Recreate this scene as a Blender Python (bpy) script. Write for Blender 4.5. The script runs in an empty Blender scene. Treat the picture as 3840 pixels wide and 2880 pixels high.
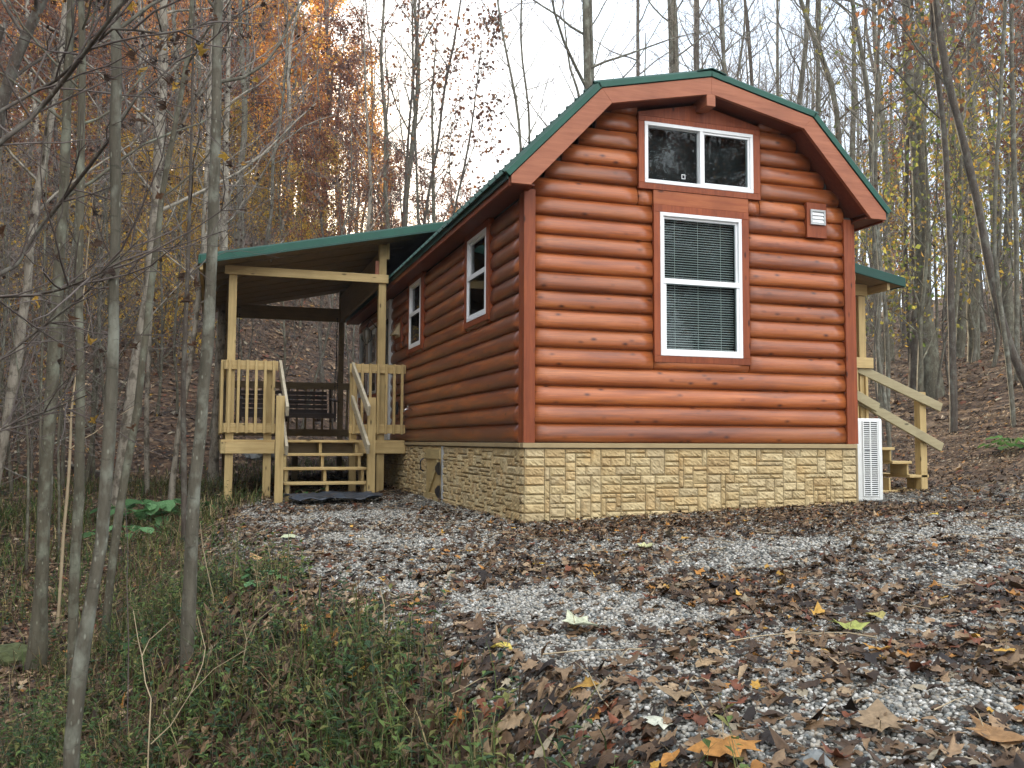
import bpy, math, random
import numpy as np
from mathutils import Matrix, Vector
random.seed(7); RS = np.random.RandomState(11)
SC = bpy.context.scene; COL = SC.collection
R = math.radians

# ------------------------------------------------------------------ camera
F = 3373.94; YAW = .3196; PIT = .0639; ROL = .0045; CAM = np.array([-2.7562, -7.9135, .0095])
fw = np.array([math.sin(YAW)*math.cos(PIT), math.cos(YAW)*math.cos(PIT), math.sin(PIT)])
rt = np.array([math.cos(YAW), -math.sin(YAW), 0.]); up = np.cross(rt, fw)
r2 = rt*math.cos(ROL)+up*math.sin(ROL); u2 = -rt*math.sin(ROL)+up*math.cos(ROL)
cam = bpy.data.cameras.new('camera'); co = bpy.data.objects.new('camera', cam); COL.objects.link(co)
cam.sensor_width = 36; cam.lens = F/3840*36; cam.clip_start = .05; cam.clip_end = 600
co.matrix_world = Matrix(((r2[0], u2[0], -fw[0], CAM[0]), (r2[1], u2[1], -fw[1], CAM[1]), (r2[2], u2[2], -fw[2], CAM[2]), (0, 0, 0, 1)))
SC.camera = co
def at(px, py, depth):            # a pixel of the photograph at a distance along the view
    return CAM+(fw+r2*(px-1920)/F-u2*(py-1440)/F)*depth

# ------------------------------------------------------------------ helpers
def tag(o, label=None, cat=None, group=None, kind=None):
    if label: o['label'] = label
    if cat: o['category'] = cat
    if group: o['group'] = group
    if kind: o['kind'] = kind
    return o
ORG = {}
def thing(name, loc, label, cat, group=None):
    o = bpy.data.objects.new(name, None); COL.objects.link(o); o.location = loc
    o.empty_display_size = .1
    ORG[o] = np.array(loc, float)
    return tag(o, label, cat, group)
def np_mesh(name, V, faces, smooth=False):
    """V (n,3); faces: list of arrays (m,k) of one face size each"""
    me = bpy.data.meshes.new(name)
    V = np.asarray(V, np.float32)
    me.vertices.add(len(V)); me.vertices.foreach_set('co', V.ravel())
    loops = np.concatenate([f.ravel() for f in faces]).astype(np.int32)
    sizes = np.concatenate([np.full(len(f), f.shape[1]) for f in faces]).astype(np.int32)
    me.loops.add(len(loops)); me.loops.foreach_set('vertex_index', loops)
    me.polygons.add(len(sizes))
    st = np.zeros(len(sizes), np.int32); st[1:] = np.cumsum(sizes)[:-1]
    me.polygons.foreach_set('loop_start', st); me.polygons.foreach_set('loop_total', sizes)
    me.polygons.foreach_set('use_smooth', np.full(len(sizes), smooth))
    me.update(calc_edges=True)
    return me
def face_color(me, cols):
    a = me.attributes.new('tint', 'FLOAT_COLOR', 'FACE')
    c = np.ones((len(me.polygons), 4), np.float32); c[:, :3] = cols
    a.data.foreach_set('color', c.ravel())
def link(name, me, mats, parent=None):
    o = bpy.data.objects.new(name, me); COL.objects.link(o)
    for m in (mats if isinstance(mats, (list, tuple)) else [mats]): me.materials.append(m)
    if parent is not None: o.parent = parent; ORG[o] = ORG.get(parent, np.zeros(3))
    return o
class MB:
    def __init__(s): s.v = []; s.f = []; s.n = 0
    def add(s, V, Fs):
        s.v += [tuple(map(float, q)) for q in V]; s.f += [tuple(i+s.n for i in f) for f in Fs]; s.n += len(V); return s
    def box(s, x0, x1, y0, y1, z0, z1):
        V = [(x, y, z) for x in (x0, x1) for y in (y0, y1) for z in (z0, z1)]
        return s.add(V, [(0, 1, 3, 2), (4, 6, 7, 5), (0, 4, 5, 1), (2, 3, 7, 6), (0, 2, 6, 4), (1, 5, 7, 3)])
    def beam(s, a, b, w, h, side=(1, 0, 0)):      # w across 'side', h in the third direction
        a = np.array(a, float); b = np.array(b, float); d = b-a; d /= np.linalg.norm(d)
        u = np.array(side, float); u -= d*(u@d); u /= np.linalg.norm(u); v = np.cross(d, u)
        V = [p+u*i*w/2+v*j*h/2 for p in (a, b) for i in (-1, 1) for j in (-1, 1)]
        return s.add(V, [(0, 1, 3, 2), (4, 6, 7, 5), (0, 4, 5, 1), (2, 3, 7, 6), (0, 2, 6, 4), (1, 5, 7, 3)])
    def prism(s, poly, ax, t0, t1):               # polygon in the plane across axis ax, from t0 to t1
        def P(q, t):
            return {0: (t, q[0], q[1]), 1: (q[0], t, q[1]), 2: (q[0], q[1], t)}[ax]
        n = len(poly); V = [P(q, t0) for q in poly]+[P(q, t1) for q in poly]
        return s.add(V, [tuple(range(n)), tuple(range(2*n-1, n-1, -1))]+[(i, i+n, (i+1) % n+n, (i+1) % n) for i in range(n)])
    def tube(s, pts, rad, k=8):
        V, q = tube(np.array(pts, float), np.broadcast_to(rad, (len(pts),)).astype(float), k)
        n = len(pts); return s.add(V, [tuple(f) for f in q]+[tuple(range(k))[::-1], tuple(range((n-1)*k, n*k))])
    def build(s, name, mat, parent=None, bevel=.004, smooth=False):
        me = bpy.data.meshes.new(name)
        o0 = ORG.get(parent, np.zeros(3))
        me.from_pydata([tuple(np.array(q)-o0) for q in s.v], [], s.f)
        me.validate()
        if smooth: me.polygons.foreach_set('use_smooth', [True]*len(me.polygons))
        o = link(name, me, mat, parent)
        import bmesh
        bm = bmesh.new(); bm.from_mesh(me); bmesh.ops.recalc_face_normals(bm, faces=bm.faces); bm.to_mesh(me); bm.free()
        if bevel:
            m = o.modifiers.new('bevel', 'BEVEL'); m.width = bevel; m.segments = 2; m.limit_method = 'ANGLE'; m.angle_limit = R(40)
        return o
def tube(P, rad, k):
    n = len(P); T = np.gradient(P, axis=0); T /= np.linalg.norm(T, axis=1)[:, None]+1e-9
    ref = np.array([0, 0, 1.]) if abs(T[0][2]) < .8 else np.array([1., 0, 0])
    U = np.cross(T, ref); U /= np.linalg.norm(U, axis=1)[:, None]+1e-9; W = np.cross(T, U)
    a = np.arange(k)*2*math.pi/k
    V = P[:, None]+(U[:, None]*np.cos(a)[None, :, None]+W[:, None]*np.sin(a)[None, :, None])*rad[:, None, None]
    i = np.arange(n-1)[:, None]*k; j = np.arange(k)[None]; j2 = (j+1) % k
    q = np.stack([i+j, i+j2, i+k+j2, i+k+j], -1).reshape(-1, 4)
    return V.reshape(-1, 3), q
class TB:                                          # many tubes gathered fast
    def __init__(s): s.V = []; s.Q = []; s.n = 0
    def add(s, P, rad, k):
        V, q = tube(P, rad, k); s.V.append(V); s.Q.append(q+s.n); s.n += len(V)
    def mesh(s, name): return np_mesh(name, np.concatenate(s.V), [np.concatenate(s.Q)], True)

# ------------------------------------------------------------------ materials
class NT:
    def __init__(s, name):
        s.m = bpy.data.materials.new(name); s.m.use_nodes = True; s.t = s.m.node_tree; s.t.nodes.clear()
        s.out = s.n('ShaderNodeOutputMaterial'); s.b = s.n('ShaderNodeBsdfPrincipled'); s.l(s.b, s.out)
    def n(s, ty, **kw):
        x = s.t.nodes.new(ty)
        for k, v in kw.items():
            if k.startswith('_'): setattr(x, k[1:], v)
            else: x.inputs[k.replace('0', ' ')].default_value = v
        return x
    def l(s, a, b, ai=0, bi=0):
        s.t.links.new(a.outputs[ai] if not hasattr(a, 'is_output') else a, b.inputs[bi])
    def coord(s, scale=(1, 1, 1), loc=(0, 0, 0), kind='Object'):
        g = s.n('ShaderNodeNewGeometry') if kind == 'World' else s.n('ShaderNodeTexCoord'); m = s.n('ShaderNodeMapping'); m.inputs['Scale'].default_value = scale; m.inputs['Location'].default_value = loc
        s.l(g, m, 'Position' if kind == 'World' else kind); return m
    def noise(s, vec, scale, detail=4, rough=.6):
        x = s.n('ShaderNodeTexNoise', Scale=scale, Detail=detail, Roughness=rough); s.l(vec, x, 0, 'Vector'); return x
    def ramp(s, src, stops, oi=0):
        r = s.n('ShaderNodeValToRGB'); e = r.color_ramp.elements
        while len(e) < len(stops): e.new(.5)
        for q, (p, c) in zip(e, stops): q.position = p; q.color = (*c, 1) if len(c) == 3 else c
        s.l(src, r, oi, 0); return r
    def mix(s, fac, a, b, mode='MIX'):
        x = s.n('ShaderNodeMix'); x.data_type = 'RGBA'; x.blend_type = mode
        for v, i in ((fac, 0), (a, 6), (b, 7)):
            if isinstance(v, (int, float)): x.inputs[i].default_value = v
            elif isinstance(v, tuple): x.inputs[i].default_value = (*v, 1)
            elif isinstance(v, list): s.t.links.new(v[0].outputs[v[1]], x.inputs[i])
            else: s.t.links.new(v.outputs[0], x.inputs[i])
        s.last = x; return [x, 2]
    def col(s, c, inp='Base Color'):
        if isinstance(c, tuple): s.b.inputs[inp].default_value = (*c, 1)
        elif isinstance(c, list): s.t.links.new(c[0].outputs[c[1]], s.b.inputs[inp])
        else: s.t.links.new(c.outputs[0], s.b.inputs[inp])
    def bump(s, src, strength=.3, dist=.01, oi=0):
        b = s.n('ShaderNodeBump', Strength=strength, Distance=dist); s.l(src, b, oi, 'Height'); s.l(b, s.b, 0, 'Normal'); return b
    def math(s, op, a, b=None):
        x = s.n('ShaderNodeMath'); x.operation = op
        for v, i in ((a, 0), (b, 1)):
            if v is None: continue
            if isinstance(v, (int, float)): x.inputs[i].default_value = v
            elif isinstance(v, list): s.t.links.new(v[0].outputs[v[1]], x.inputs[i])
            else: s.t.links.new(v.outputs[0], x.inputs[i])
        return x
def G(v): return (v, v, v)

def plain(name, c, rough=.5, metal=0., var=.12, scale=8, spec=.5, bump=0):
    n = NT(name); v = n.coord()
    no = n.noise(v, scale, 5)
    a = tuple(q*(1-var) for q in c); b = tuple(min(1, q*(1+var)) for q in c)
    n.col(n.ramp(no, [(.3, a), (.7, b)])); n.b.inputs['Roughness'].default_value = rough
    n.b.inputs['Metallic'].default_value = metal; n.b.inputs['Specular IOR Level'].default_value = spec
    if bump: n.bump(no, bump, .004)
    return n.m
def stained_log(name, axis, dirt_shade=.6):
    n = NT(name)
    sc = (.55, 5, 5) if axis == 0 else (5, .55, 5)
    row = n.coord(); sep = n.n('ShaderNodeSeparateXYZ'); n.l(row, sep)
    fl = n.math('FLOOR', n.math('DIVIDE', [sep, 2], .18)); wn = n.n('ShaderNodeTexWhiteNoise'); wn.noise_dimensions = '1D'; n.l(fl, wn, 0, 'W')
    # shift grain per log
    comb = n.n('ShaderNodeCombineXYZ'); n.l(n.math('MULTIPLY', wn, 37.), comb, 0, axis)
    add = n.n('ShaderNodeVectorMath'); add.operation = 'ADD'; n.l(row, add, 0, 0); n.l(comb, add, 0, 1)
    def vec(s):
        m = n.n('ShaderNodeMapping'); m.inputs['Scale'].default_value = s; n.l(add, m); return m
    broad = n.noise(vec(sc), 1.6, 5, .6)
    grain = n.noise(vec(tuple(q*(1 if q < 1 else 7) for q in sc)), 4, 6, .7)
    base = n.ramp(broad, [(.28, (.165, .042, .015)), (.48, (.31, .086, .024)), (.72, (.42, .136, .040))])
    c = n.mix(.6, base, n.ramp(grain, [(.35, G(.5)), (.62, G(1.3))]), 'MULTIPLY')
    ksc = (2.3, 4.6, 4.6) if axis == 0 else (4.6, 2.3, 4.6)
    wob = n.mix(.04, vec(ksc), [n.noise(vec((6, 6, 6)), 2), 1])
    vo = n.n('ShaderNodeTexVoronoi', Scale=2.1, Randomness=1.); n.t.links.new(wob[0].outputs[2], vo.inputs['Vector'])
    kn = n.ramp(vo, [(.06, G(1)), (.12, G(.5)), (.22, G(0))])
    c = n.mix(kn, c, (.075, .018, .008))
    # soft grey-brown weather stains, heavier on side logs to paint in that wall's shade
    st = n.ramp(n.noise(vec(tuple(q*1.3 for q in sc)), 2.1, 3), [(.56 if dirt_shade < .7 else .38, G(0)), (.70 if dirt_shade < .7 else .58, G(dirt_shade))])
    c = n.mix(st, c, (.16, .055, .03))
    tone = n.ramp(wn, [(0, G(.72)), (1, G(1.12))]); c = n.mix(1., c, tone, 'MULTIPLY')
    n.col(c); n.bump(grain, .22, .004)
    n.col(n.ramp(grain, [(.3, G(.27)), (.7, G(.42))]), 'Roughness')
    n.b.inputs['Coat Weight'].default_value = .22; n.b.inputs['Coat Roughness'].default_value = .28; n.b.inputs['Specular IOR Level'].default_value = .35
    return n.m
def board(name, c0, c1, axis=0, rough=.65, knots=True, coat=0.):
    n = NT(name); geo = n.n('ShaderNodeNewGeometry')
    comb = n.n('ShaderNodeCombineXYZ'); isl = n.math('MULTIPLY', [geo, 8], 23.)
    for i in range(3): n.l(isl, comb, 0, i)
    tc = n.coord(); add = n.n('ShaderNodeVectorMath'); add.operation = 'ADD'; n.l(tc, add, 0, 0); n.l(comb, add, 0, 1)
    s = [14, 14, 14]; s[axis] = 1.
    m = n.n('ShaderNodeMapping'); m.inputs['Scale'].default_value = s; n.l(add, m)
    g = n.noise(m, 2.2, 6, .65); g.inputs['Distortion'].default_value = .6
    c = n.mix(n.ramp(g, [(.32, G(0)), (.68, G(1))]), c0, c1)
    c = n.mix(1., c, n.ramp(geo, [(0, G(.8)), (1, G(1.12))], 8), 'MULTIPLY')
    br = n.noise(n.coord((1.5, 1.5, 1.5)), 1.5, 3); c = n.mix(n.ramp(br, [(.5, G(0)), (.75, G(.45))]), c, tuple(q*.55 for q in c0))
    if knots:
        s2 = [7, 7, 7]; s2[axis] = 2.6
        m2 = n.n('ShaderNodeMapping'); m2.inputs['Scale'].default_value = s2; n.l(add, m2)
        vo = n.n('ShaderNodeTexVoronoi', Scale=1.); n.l(m2, vo, 0, 'Vector')
        c = n.mix(n.ramp(vo, [(.05, G(1)), (.12, G(0))]), c, tuple(q*.28 for q in c0))
    n.col(c); n.bump(g, .15, .003); n.b.inputs['Roughness'].default_value = rough; n.b.inputs['Specular IOR Level'].default_value = .28
    n.b.inputs['Coat Weight'].default_value = coat; n.b.inputs['Coat Roughness'].default_value = .3
    return n.m
def glass(name):
    n = NT(name); n.t.nodes.remove(n.b)
    fr = n.n('ShaderNodeFresnel', IOR=1.28); tr = n.n('ShaderNodeBsdfTransparent'); tr.inputs[0].default_value = (.82, .88, .88, 1)
    gl = n.n('ShaderNodeBsdfGlossy', Roughness=.015); mx = n.n('ShaderNodeMixShader')
    n.l(fr, mx, 0, 0); n.l(tr, mx, 0, 1); n.l(gl, mx, 0, 2); n.l(mx, n.out); return n.m
def leafmat(name, rough=.75, trans=.35, attr='tint', var=.25):
    n = NT(name); a = n.n('ShaderNodeAttribute'); a.attribute_name = attr
    no = n.noise(n.coord(kind='World'), 60, 3)
    c = n.mix(1., [a, 0], n.ramp(no, [(.3, G(1-var)), (.7, G(1+var))]), 'MULTIPLY')
    n.col(c); n.b.inputs['Roughness'].default_value = rough; n.b.inputs['Specular IOR Level'].default_value = .25
    if trans:
        t = n.n('ShaderNodeBsdfTranslucent'); n.t.links.new(c[0].outputs[c[1]], t.inputs[0]); mx = n.n('ShaderNodeMixShader'); mx.inputs[0].default_value = trans
        n.l(n.b, mx, 0, 1); n.l(t, mx, 0, 2); n.l(mx, n.out)
    return n.m
def bark(name, c0, c1, c2, scale=1., lich=(.5, .68)):
    n = NT(name); v = n.coord((14*scale, 14*scale, 2.4*scale)); a = n.noise(v, 1.6, 6, .7)
    c = n.mix(n.ramp(a, [(.35, G(0)), (.65, G(1))]), c0, c1)
    p = n.noise(n.coord((5, 5, 3.2)), 1.7, 4, .6)
    sp = n.n('ShaderNodeTexVoronoi', Scale=9.); n.l(n.coord((4, 4, 1.6)), sp, 0, 'Vector'); c = n.mix(n.ramp(sp, [(.08, G(.45)), (.20, G(0))]), c, tuple(min(1, q*1.7) for q in c2))
    c = n.mix(n.ramp(p, [(lich[0], G(0)), (lich[1], G(.8))]), c, c2)
    d = n.noise(n.coord((9, 9, 26)), 1.6, 4); c = n.mix(n.ramp(d, [(.60, G(0)), (.68, G(.45))]), c, tuple(q*.35 for q in c0))
    n.col(c); n.b.inputs['Roughness'].default_value = .85; n.b.inputs['Specular IOR Level'].default_value = .2; n.bump(a, .6, .012); return n.m

M = dict(
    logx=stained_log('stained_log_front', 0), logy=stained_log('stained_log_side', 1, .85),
    trim=board('stained_trim', (.20, .045, .016), (.31, .08, .026), 2, .5, True, .0),
    trimx=board('stained_trim_long', (.29, .075, .026), (.42, .13, .044), 0, .5, True, .05),
    rake=board('stained_rake', (.29, .095, .047), (.42, .155, .078), 0, .5, True, .05),
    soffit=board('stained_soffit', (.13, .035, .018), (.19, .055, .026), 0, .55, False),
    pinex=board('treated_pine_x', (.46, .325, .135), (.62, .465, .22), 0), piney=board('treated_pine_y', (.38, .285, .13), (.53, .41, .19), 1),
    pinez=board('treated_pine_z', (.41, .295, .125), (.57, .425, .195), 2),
    worn=board('weathered_rail', (.38, .33, .23), (.54, .48, .35), 1), wornx=board('weathered_rail_x', (.30, .255, .145), (.43, .37, .22), 0),
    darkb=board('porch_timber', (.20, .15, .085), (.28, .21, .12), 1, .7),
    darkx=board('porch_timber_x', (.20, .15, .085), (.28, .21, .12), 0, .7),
    green=plain('green_metal', (.008, .052, .038), .42, .0, .1, 5, .3), greenl=plain('green_metal_trim', (.010, .075, .050), .42, 0, .12, 5, .3),
    white=plain('white_vinyl', (.78, .80, .80), .35, 0, .03), blind=plain('blind_slat', (.72, .73, .70), .5, 0, .03),
    grey=plain('grey_metal', (.42, .44, .44), .4, .3, .15, 20), black=plain('black_iron', (.02, .02, .022), .45),
    dark=plain('dark_void', (.012, .013, .013), .9), interior=plain('dim_interior', (.05, .05, .048), .9),
    tan=plain('tan_vinyl', (.52, .42, .24), .5), swing=board('dark_stained_slat', (.035, .024, .020), (.06, .042, .034), 0, .5),
    enamel=plain('white_enamel', (.70, .72, .69), .35, 0, .05, 14), cap=board('tan_cap', (.36, .27, .14), (.42, .32, .175), 0, .7, False),
    concrete=plain('concrete', (.30, .30, .27), .9, 0, .25, 12, .3, .4), mat=plain('black_sheet', (.035, .043, .055), .42, 0, .35, 5, .5, .5),
    glass=glass('window_glass'), glow=plain('lantern_glass', (.35, .32, .26), .2),
    rock=plain('grey_rock', (.20, .21, .20), .85, 0, .4, 9, .3, .8), moss=plain('mossy_rock', (.07, .08, .035), .95, 0, .5, 18, .2, .9),
    chain=plain('dark_chain', (.05, .05, .05), .4, .8), steel=plain('steel', (.6, .6, .6), .3, 1.),
    leaf=leafmat('leaf_litter', .5, .10), foliage=leafmat('foliage', .7, .45), weed=leafmat('weeds', .75, .3), bigleaf=leafmat('big_leaf', .7, .2),
    barkg=bark('smooth_grey_bark', (.072, .066, .048), (.135, .122, .092), (.25, .26, .21)),
    barkd=bark('dark_bark', (.055, .045, .036), (.10, .083, .066), (.16, .16, .13)),
    barkw=bark('pale_bark', (.20, .175, .135), (.34, .31, .25), (.08, .066, .048), .8, (.50, .60)),
    barkm=bark('mid_bark', (.070, .063, .044), (.125, .113, .08), (.21, .22, .165)),
    twig=plain('twig', (.20, .172, .15), .85, 0, .3, 3, .2), twigd=plain('twig_dark', (.105, .086, .075), .85, 0, .3, 3, .2),
    twigp=plain('twig_pale', (.34, .27, .17), .8, 0, .2, 6, .2),
)
def stone_mat():
    n = NT('cast_stone'); a = n.n('ShaderNodeAttribute'); a.attribute_name = 'tint'
    v = n.coord(); no = n.noise(v, 9, 6, .65); fine = n.noise(v, 60, 4, .6)
    c = n.mix(1., [a, 0], n.ramp(no, [(.3, (.82, .78, .72)), (.7, (1.12, 1.12, 1.1))]), 'MULTIPLY')
    c = n.mix(n.ramp(n.noise(v, 4, 4), [(.55, G(0)), (.75, G(.4))]), c, (.50, .30, .10))
    n.col(c); h = n.math('ADD', no, n.math('MULTIPLY', fine, .25)); n.bump(h, .55, .02); n.b.inputs['Roughness'].default_value = .85
    n.b.inputs['Specular IOR Level'].default_value = .25; return n.m
M['stone'] = stone_mat()

# ------------------------------------------------------------------ terrain
def ss(a, b, x): t = np.clip((x-a)/(b-a), 0, 1); return t*t*(3-2*t)
_tab = RS.rand(256, 256)
def vn(x, y, s):                                    # value noise 0..1
    x = np.asarray(x, float)/s; y = np.asarray(y, float)/s; xi = np.floor(x).astype(int); yi = np.floor(y).astype(int); fx = x-xi; fy = y-yi
    fx = fx*fx*(3-2*fx); fy = fy*fy*(3-2*fy); T = lambda i, j: _tab[i % 256, j % 256]
    return (T(xi, yi)*(1-fx)+T(xi+1, yi)*fx)*(1-fy)+(T(xi, yi+1)*(1-fx)+T(xi+1, yi+1)*fx)*fy
EY = [-12, -7.2, -6.4, -5.2, -4.55, -3.7, -2.8, .7, 1.7, 3.5, 5.3, 9, 12]
EX = [-1.9, -1.75, -1.6, -1.55, -1.85, -2.1, -2.35, -2.6, -2.5, -2.3, -2.2, -1.2, 2.5]
def edge_d(x, y): return np.interp(y, EY, EX)-x
def polar(x, y): return np.arctan2(x-CAM[0], y-CAM[1]), np.hypot(x-CAM[0], y-CAM[1])
def H(x, y):
    x = np.asarray(x, float); y = np.asarray(y, float)
    pad = -.735+.03*np.clip(x, -3, 3.4)
    floor = np.interp(y, [-12, -9, -4, 0, 4, 8, 12], [-1.8, -1.8, -1.7, -1.5, -1.2, -.9, -.7])
    d = edge_d(x, y); w = 1.35+.25*ss(2, 6, y)
    z = pad+(floor-pad)*ss(-.1, w, d)
    a, r = polar(x, y)
    el = np.interp(a, [-1.6, -.5, 0, .12, .25, .4, .6, .9, 1.5], [.70, .36, .29, .24, .14, .10, .125, .18, .18])  # far left hillside, out of view, steepened to shade the left wall
    r0 = np.interp(a, [-1.6, -.2, .2, .5, .74, .86, 1.5], [17, 19, 20, 17, 16., 12.6, 9.5])
    back = ss(1.9, 1.6, np.abs(a))
    k = el*60/(60-r0)
    t = r-r0; soft = .5*(t+np.sqrt(t*t+9))-.35
    hill = k*np.clip(soft, 0, 60-r0)*back-.06*np.clip(r-66, 0, 100)
    hill = np.where(hill < .02, 0, hill)
    n = (vn(x, y, 2.3)-.5)*.12+(vn(x+9, y, .7)-.5)*.04
    off = np.maximum(ss(.1, .8, d), ss(12.5, 15, r))
    n2 = (vn(x, y+40, 9)-.5)*1.6*ss(20, 35, r)
    # creek cut at the foot of the left slope
    cr = np.exp(-((r-18.2)/1.1)**2)*ss(.12, -.05, a)*back*(-.5)
    return z+hill+n*(.22+.78*off)+n2+cr
def slope_at(x, y):
    e = .05; return (H(x+e, y)-H(x-e, y))/(2*e), (H(x, y+e)-H(x, y-e))/(2*e)
def gravel_mask(x, y):                              # 1 bare gravel .. 0 under leaves
    a, r = polar(x, y)
    n = vn(x*1.0+3, y*1.0, .95)*.5+vn(x+31, y, .4)*.3+vn(x, y+77, 2.2)*.4
    g = ss(.50, .68, n)
    bl = [(-1.45, -2.9, .6, .7), (-1.5, -1.5, .7, .6), (-1.9, -.4, .5, .6), (-1.3, 1.6, .8, .7), (-1.15, -3.9, .5, .35), (.5, -3.9, .75, .3), (1.5, -3.75, .9, .4), (-.1, -3.2, .8, .3), (-.70, -5.72, .26, .16), (.05, -5.35, .4, .28), (.12, -5.0, .5, .3), (.9, -2.6, 1.2, .35), (2.6, -2.6, 1., .4), (-1.5, -4.75, .3, .3), (-1.95, -2.3, .4, .4), (4.7, .6, .6, .25), (3.4, -1.5, .9, .25), (-.85, -4.3, .3, .2)]
    b = sum(np.exp(-((x-u)/p)**2-((y-v)/q)**2) for u, v, p, q in bl)
    g = .34*n+.10+g*.30+ss(.18, .95, b*(.45+n))*.50
    g = g*(1-.85*np.exp(-((y+.8)/.75)**2)*ss(-1, .5, x))*(1-.8*ss(-4.9, -5.3, y)*ss(.6, .1, np.abs(x-.0)))
    pad = ss(.35, -.1, edge_d(x, y)+.25*(vn(x, y, .6)-.5))*ss(6.6, 5.0, x+.6*vn(x, y, 1.5))*ss(6, 4.5, y)
    return np.clip(g, 0, 1)*pad

def make_ground():
    def axis(c, n, near, far):
        t = np.linspace(-1, 1, n); k = 4.2; return c+far*np.sinh(k*t)/math.sinh(k)
    xs = axis(-.5, 330, .1, 150); ys = axis(-3.5, 330, .1, 150)
    X, Y = np.meshgrid(xs, ys); Z = H(X, Y)
    V = np.stack([X, Y, Z], -1).reshape(-1, 3); n = 330
    i = (np.arange(n-1)[:, None]*n+np.arange(n-1)[None]).ravel(); q = np.stack([i, i+1, i+n+1, i+n], -1)
    me = np_mesh('ground', V, [q], True)
    d = edge_d(X, Y)
    pad = (ss(.5, -.1, d)*ss(7.4, 5.6, X)*ss(9, 6, Y)).ravel()
    gm = gravel_mask(X, Y).ravel()
    for nm, arr in (('pad', pad), ('gravel', gm)):
        at_ = me.attributes.new(nm, 'FLOAT', 'POINT'); at_.data.foreach_set('value', arr.astype(np.float32))
    n = NT('ground_cover'); v = n.coord()
    vo = n.n('ShaderNodeTexVoronoi', Scale=62.); n.l(v, vo, 0, 'Vector')
    sep = n.n('ShaderNodeSeparateColor'); n.l(vo, sep, 'Color', 0)
    stone = n.ramp(sep, [(0, (.05, .05, .042)), (.3, (.14, .135, .115)), (.6, (.27, .26, .225)), (.85, (.42, .405, .35)), (1, (.58, .56, .49))])
    edge = n.ramp(vo, [(.30, G(1)), (.62, G(.28))])
    stone = n.mix(1., stone, edge, 'MULTIPLY')
    vl = n.n('ShaderNodeTexVoronoi', Scale=17.); n.l(n.mix(.10, v, [n.noise(v, 14), 1])[0], vl, 2, 'Vector')
    sl = n.n('ShaderNodeSeparateColor'); n.l(vl, sl, 'Color', 0)
    litter = n.ramp(sl, [(0, (.040, .026, .018)), (.35, (.065, .040, .026)), (.65, (.095, .056, .034)), (.85, (.13, .078, .045)), (1, (.18, .12, .07))])
    nn = n.noise(v, 2.2, 5); litter = n.mix(1., litter, n.ramp(nn, [(.3, G(.55)), (.7, G(1.2))]), 'MULTIPLY')
    g = n.n('ShaderNodeAttribute'); g.attribute_name = 'gravel'; pa = n.n('ShaderNodeAttribute'); pa.attribute_name = 'pad'
    soil = n.mix(n.ramp(n.noise(v, 30, 4), [(.4, G(0)), (.6, G(1))]), (.035, .026, .018), (.08, .06, .042))
    near = n.mix(.75, soil, stone)
    dist = n.mix([pa, 2], litter, near)
    n.col(dist); n.b.inputs['Roughness'].default_value = .9; n.b.inputs['Specular IOR Level'].default_value = .25
    h = n.math('ADD', n.math('MULTIPLY', vo, -1.), n.noise(v, 25, 4)); n.bump(h, .7, .012)
    o = link('ground', me, n.m); tag(o, kind='structure'); return o
make_ground()

# ------------------------------------------------------------------ cabin
W = 3.684; CB = .0926; PR = .18; OV = .247; YB = 10.1; YR = 10.35
OUT = [(-.24, 2.36), (-.24, 2.4316), (.661, 3.3574), (1.842, 3.6229), (W-.661, 3.3574), (W+.24, 2.4316), (W+.24, 2.36)]
INN = [(.765, 3.227), (1.842, 3.4525), (W-.765, 3.227)]
cabin = thing('cabin', (W/2, 5, -.74), 'small stained log cabin with gambrel green metal roof on a tan stone skirting', 'cabin')
def zroof(x):                                        # fascia line above x
    xx = min(x, W-x); return np.interp(xx, [-.24, .661, 1.842], [2.4316, 3.3574, 3.6229])
def log_profile(n=9):
    return [(f*PR, o) for f, o in ((0, .0), (.018, .018), (.06, .033), (.13, .043), (.24, .048), (.38, .049), (.52, .0465), (.64, .040), (.75, .031), (.86, .0195), (.94, .009), (1., .001))]
PROF = log_profile(11)
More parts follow.
